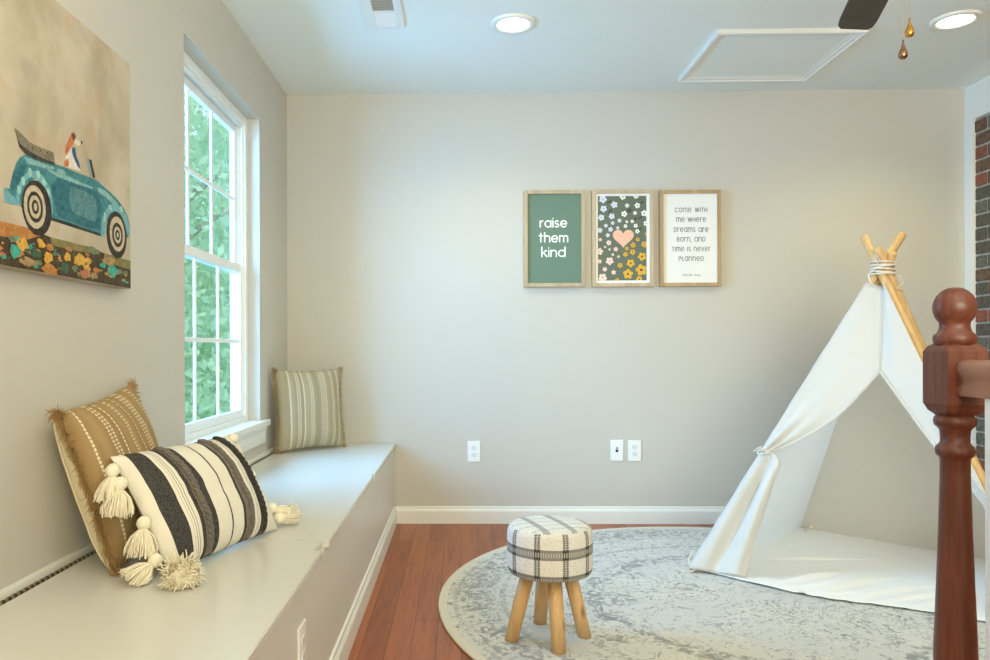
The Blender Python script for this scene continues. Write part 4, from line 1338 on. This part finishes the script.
def fringe(t, S, mat, side, L, n, seed, back=0.0):
    # one fringe along the edge a = side, with its two tufted corners
    rng = random.Random(seed)
    bm = bmesh.new()
    grav = t.matrix_world.to_3x3().inverted() @ Vector((0, 0, -1))
    for k in range(n):
        b = -1 + 2 * (k + rng.random()) / n
        strands(bm, S(side, b, -1), Vector((side, rng.uniform(-1.2, -.1), 0)).normalized(), 5, L, .28, .0008, rng, grav)
    for b in (-1, 1):
        for k in range(26):
            strands(bm, S(side * rng.uniform(.94, 1), b * rng.uniform(.94, 1), -1), Vector((side, rng.uniform(-.9, .3), b * .5)).normalized(), 4, L * 1.1, .5, .0009, rng, grav)
    lift(bm, t)
    return obj('fringe', bm, mat, t)

t1, S1 = cushion('throw_pillow', 'mustard tan striped throw pillow leaning on the left wall behind the tasselled one', (-.832, 1.985, .476), (-.06, 1, .10), (-.28, -.12, .95), .455, .410, .135, TAN, CREAM, 1, tb=.075)
fringe(t1, S1, FRG, -1, .024, 190, 4); fringe(t1, S1, FRG, 1, .02, 70, 5)
bm = bmesh.new()
tube(bm, [S1(-.9, -.97 + 1.94 * k / 30, 1) + Vector((0, .001, 0)) for k in range(31)], .003, 8)
lift(bm, t1)
obj('piping', bm, CREAM, t1, True)

t2, S2 = cushion('throw_pillow', 'square sand coloured striped throw pillow standing in the corner beyond the window', (-.785, 3.945, .462), (.74, .67, .0), (-.045, .075, .99), .40, .425, .12, SAND, SAND, 7)
fringe(t2, S2, FRS, -1, .022, 120, 6); fringe(t2, S2, FRS, 1, .018, 60, 7)

# cream lumbar pillow with black stripes
m = M('lumbar_weave', rough=.95, spec=.1)
tc = m.node('ShaderNodeTexCoord'); u, v, _ = m.xyz(tc.outputs['UV'])
vec = m.coord()
fine = m.noise(vec, 420, 2, .7); n = m.noise(vec, 30, 3)
c = m.mix(n, srgb(226, 219, 203), srgb(238, 232, 219))
def strip(c, a, b, rgb, k=1.0):
    return m.mix(((u - a).gt(0) * (u - b).lt(0)) * k, c, srgb(*rgb))
hb = fine.smooth(.35, .65)
heather = m.mix(hb, srgb(44, 42, 42), srgb(92, 88, 84)); greyh = m.mix(hb, srgb(104, 96, 88), srgb(150, 140, 128))
def strip2(c, a, b, cc):
    return m.mix((u - a).gt(0) * (u - b).lt(0), c, cc)
c = strip2(c, .062, .152, heather)
c = strip(c, .184, .188, (150, 140, 124)); c = strip(c, .198, .202, (150, 140, 124)); c = strip(c, .170, .172, (170, 160, 140))
c = strip2(c, .222, .247, heather); c = strip2(c, .247, .295, greyh); c = strip2(c, .295, .337, heather)
c = strip2(c, .455, .467, heather)
c = strip2(c, .570, .595, heather); c = strip2(c, .595, .685, greyh)
c = strip(c, .712, .716, (150, 140, 124)); c = strip(c, .728, .732, (150, 140, 124))
c = strip2(c, .748, .775, heather); c = strip2(c, .775, .805, greyh); c = strip2(c, .805, .838, heather)
m.color(c); m.bump(fine + (v * 500.0).sin() * .4, .4, .0015)
LUM = m.mat
t3, S3 = cushion('throw_pillow', 'cream lumbar pillow with black stripes and tassels, lying against the tan pillow', (-.608, 1.961, .462), (.30, .953, 0.0), (-.50, .16, .83), .475, .318, .165, LUM, plain('lumbar_back', (150, 138, 122), .9), 12, pinch=.045, tb=.03)
GRY = cloth('braid_grey', (112, 106, 98), 500, 22); DKB = cloth('braid_dark', (66, 62, 58), 500, 14)
def on_u(u_, q):
    b = -0.97 + 1.94 * q
    a = (u_ - .5) * 2 / (1 - .045 * (1 - b * b))
    return S3(max(-1, min(1, a)), b, -1)
for u_, r_, mt in ((.271, .0085, GRY), (.640, .0075, GRY), (.790, .0075, DKB)):
    bm = bmesh.new()
    for ph in (0, math.pi):
        pts = []
        for k in range(101):
            q = k / 100
            p = on_u(u_, q)
            pts.append(p + Vector((math.cos(q * 62 + ph) * r_ * .6, -.003 - math.sin(q * 62 + ph) * r_ * .35, 0)))
        tube(bm, pts, r_ * .62, 7)
    lift(bm, t3)
    obj('braid', bm, mt, t3, True)
YARN = cloth('tassel_yarn', (240, 231, 208), 500, 8)
rot = t3.matrix_world.to_3x3().inverted()
grav = rot @ Vector((0, 0, -1))
def tassel(p, d, L, wid, seed, nst=150, fray=.25, core=.62, cp=.52):
    """ball head at p, skirt of strands along d (both in the pillow's own axes)"""
    rng = random.Random(seed)
    d = d.normalized()
    e1 = d.orthogonal().normalized(); e2 = d.cross(e1)
    bm = bmesh.new()
    for k in range(nst):
        a = rng.uniform(0, 6.283); rr_ = math.sqrt(rng.random())
        o = (e1 * math.cos(a) + e2 * math.sin(a))
        l = L * rng.uniform(.88, 1.06)
        p0 = p + d * .012 + o * .006 * rr_
        p1 = p + d * (.012 + l * .35) + o * wid * .75 * rr_ + d.cross(o) * rng.gauss(0, .002)
        p2 = p + d * (.012 + l * .75) + o * wid * (1.0 * rr_) + o * rng.gauss(0, .002)
        p3 = p + d * (.012 + l) + o * wid * (1.02 * rr_) + Vector((rng.gauss(0, 1), rng.gauss(0, 1), rng.gauss(0, 1))) * fray * .012
        tube(bm, [p0, p1, p2, p3], [.0019, .0019, .0018, .0013], 4, 0, False)
    bmesh.ops.create_icosphere(bm, subdivisions=2, radius=wid * core, matrix=Matrix.Translation(p + d * (.012 + L * cp)))
    if core > .7:                                                 # a frayed pom: loops standing out all round
        cc = p + d * (.012 + L * cp)
        for k in range(620):
            o = Vector((rng.gauss(0, 1), rng.gauss(0, 1), rng.gauss(0, 1))).normalized()
            q = cc + o * wid * core * .93
            s1 = Vector((rng.gauss(0, 1), rng.gauss(0, 1), rng.gauss(0, 1))) * .004
            tube(bm, [q, q + o * .005 + s1, q + o * .0075 + s1 * 2.0], [.0019, .0019, .0013], 4, 0, False)
    lift(bm, t3)
    ts = obj('tassel', bm, YARN, t3, True)
    bm = bmesh.new()
    bmesh.ops.create_icosphere(bm, subdivisions=3, radius=.0165, matrix=Matrix.Translation(p))
    for v_ in bm.verts:
        v_.co += (v_.co - p).normalized() * .0011 * math.sin(v_.co.x * 900) * math.sin(v_.co.z * 700)
    lift(bm, t3)
    obj('tassel_head', bm, YARN, ts, True)
def W(x, y, z):                                                   # world direction in the pillow's axes
    return rot @ Vector((x, y, z))
tassel(S3(-1, .80, -1) + W(.008, -.038, .0), W(-.10, -.10, -1), .058, .030, 1)
tassel(S3(-1, .50, -1) + W(.0, -.035, .01), W(-.02, -.20, -1), .062, .034, 2)
tassel(S3(-1, -.10, -1) + W(.01, -.03, .0), W(-.05, -.12, -1), .062, .036, 3)
tassel(S3(-1, -.70, -1) + W(.0, -.035, -.0), W(-.55, -.45, -.55), .055, .034, 4)
tassel(S3(-1, -.97, -1) + W(.035, -.03, .024), W(.42, -.75, -.12), .052, .040, 5, 420, .35, .80, .62)
tassel(S3(1, -.97, -1) + W(.0, .035, .020), W(.55, .75, .02), .050, .026, 6, 120, .6)
tassel(S3(1, -.6, -1) + W(.01, .03, .0), W(.55, .6, -.45), .050, .026, 7, 120, .4)
tassel(S3(1, .1, -1) + W(.0, .03, .0), W(-.1, .5, -1), .05, .028, 8, 110)
tassel(S3(1, .9, -1) + W(.0, .03, .0), W(-.1, .5, -1), .05, .028, 9, 110)
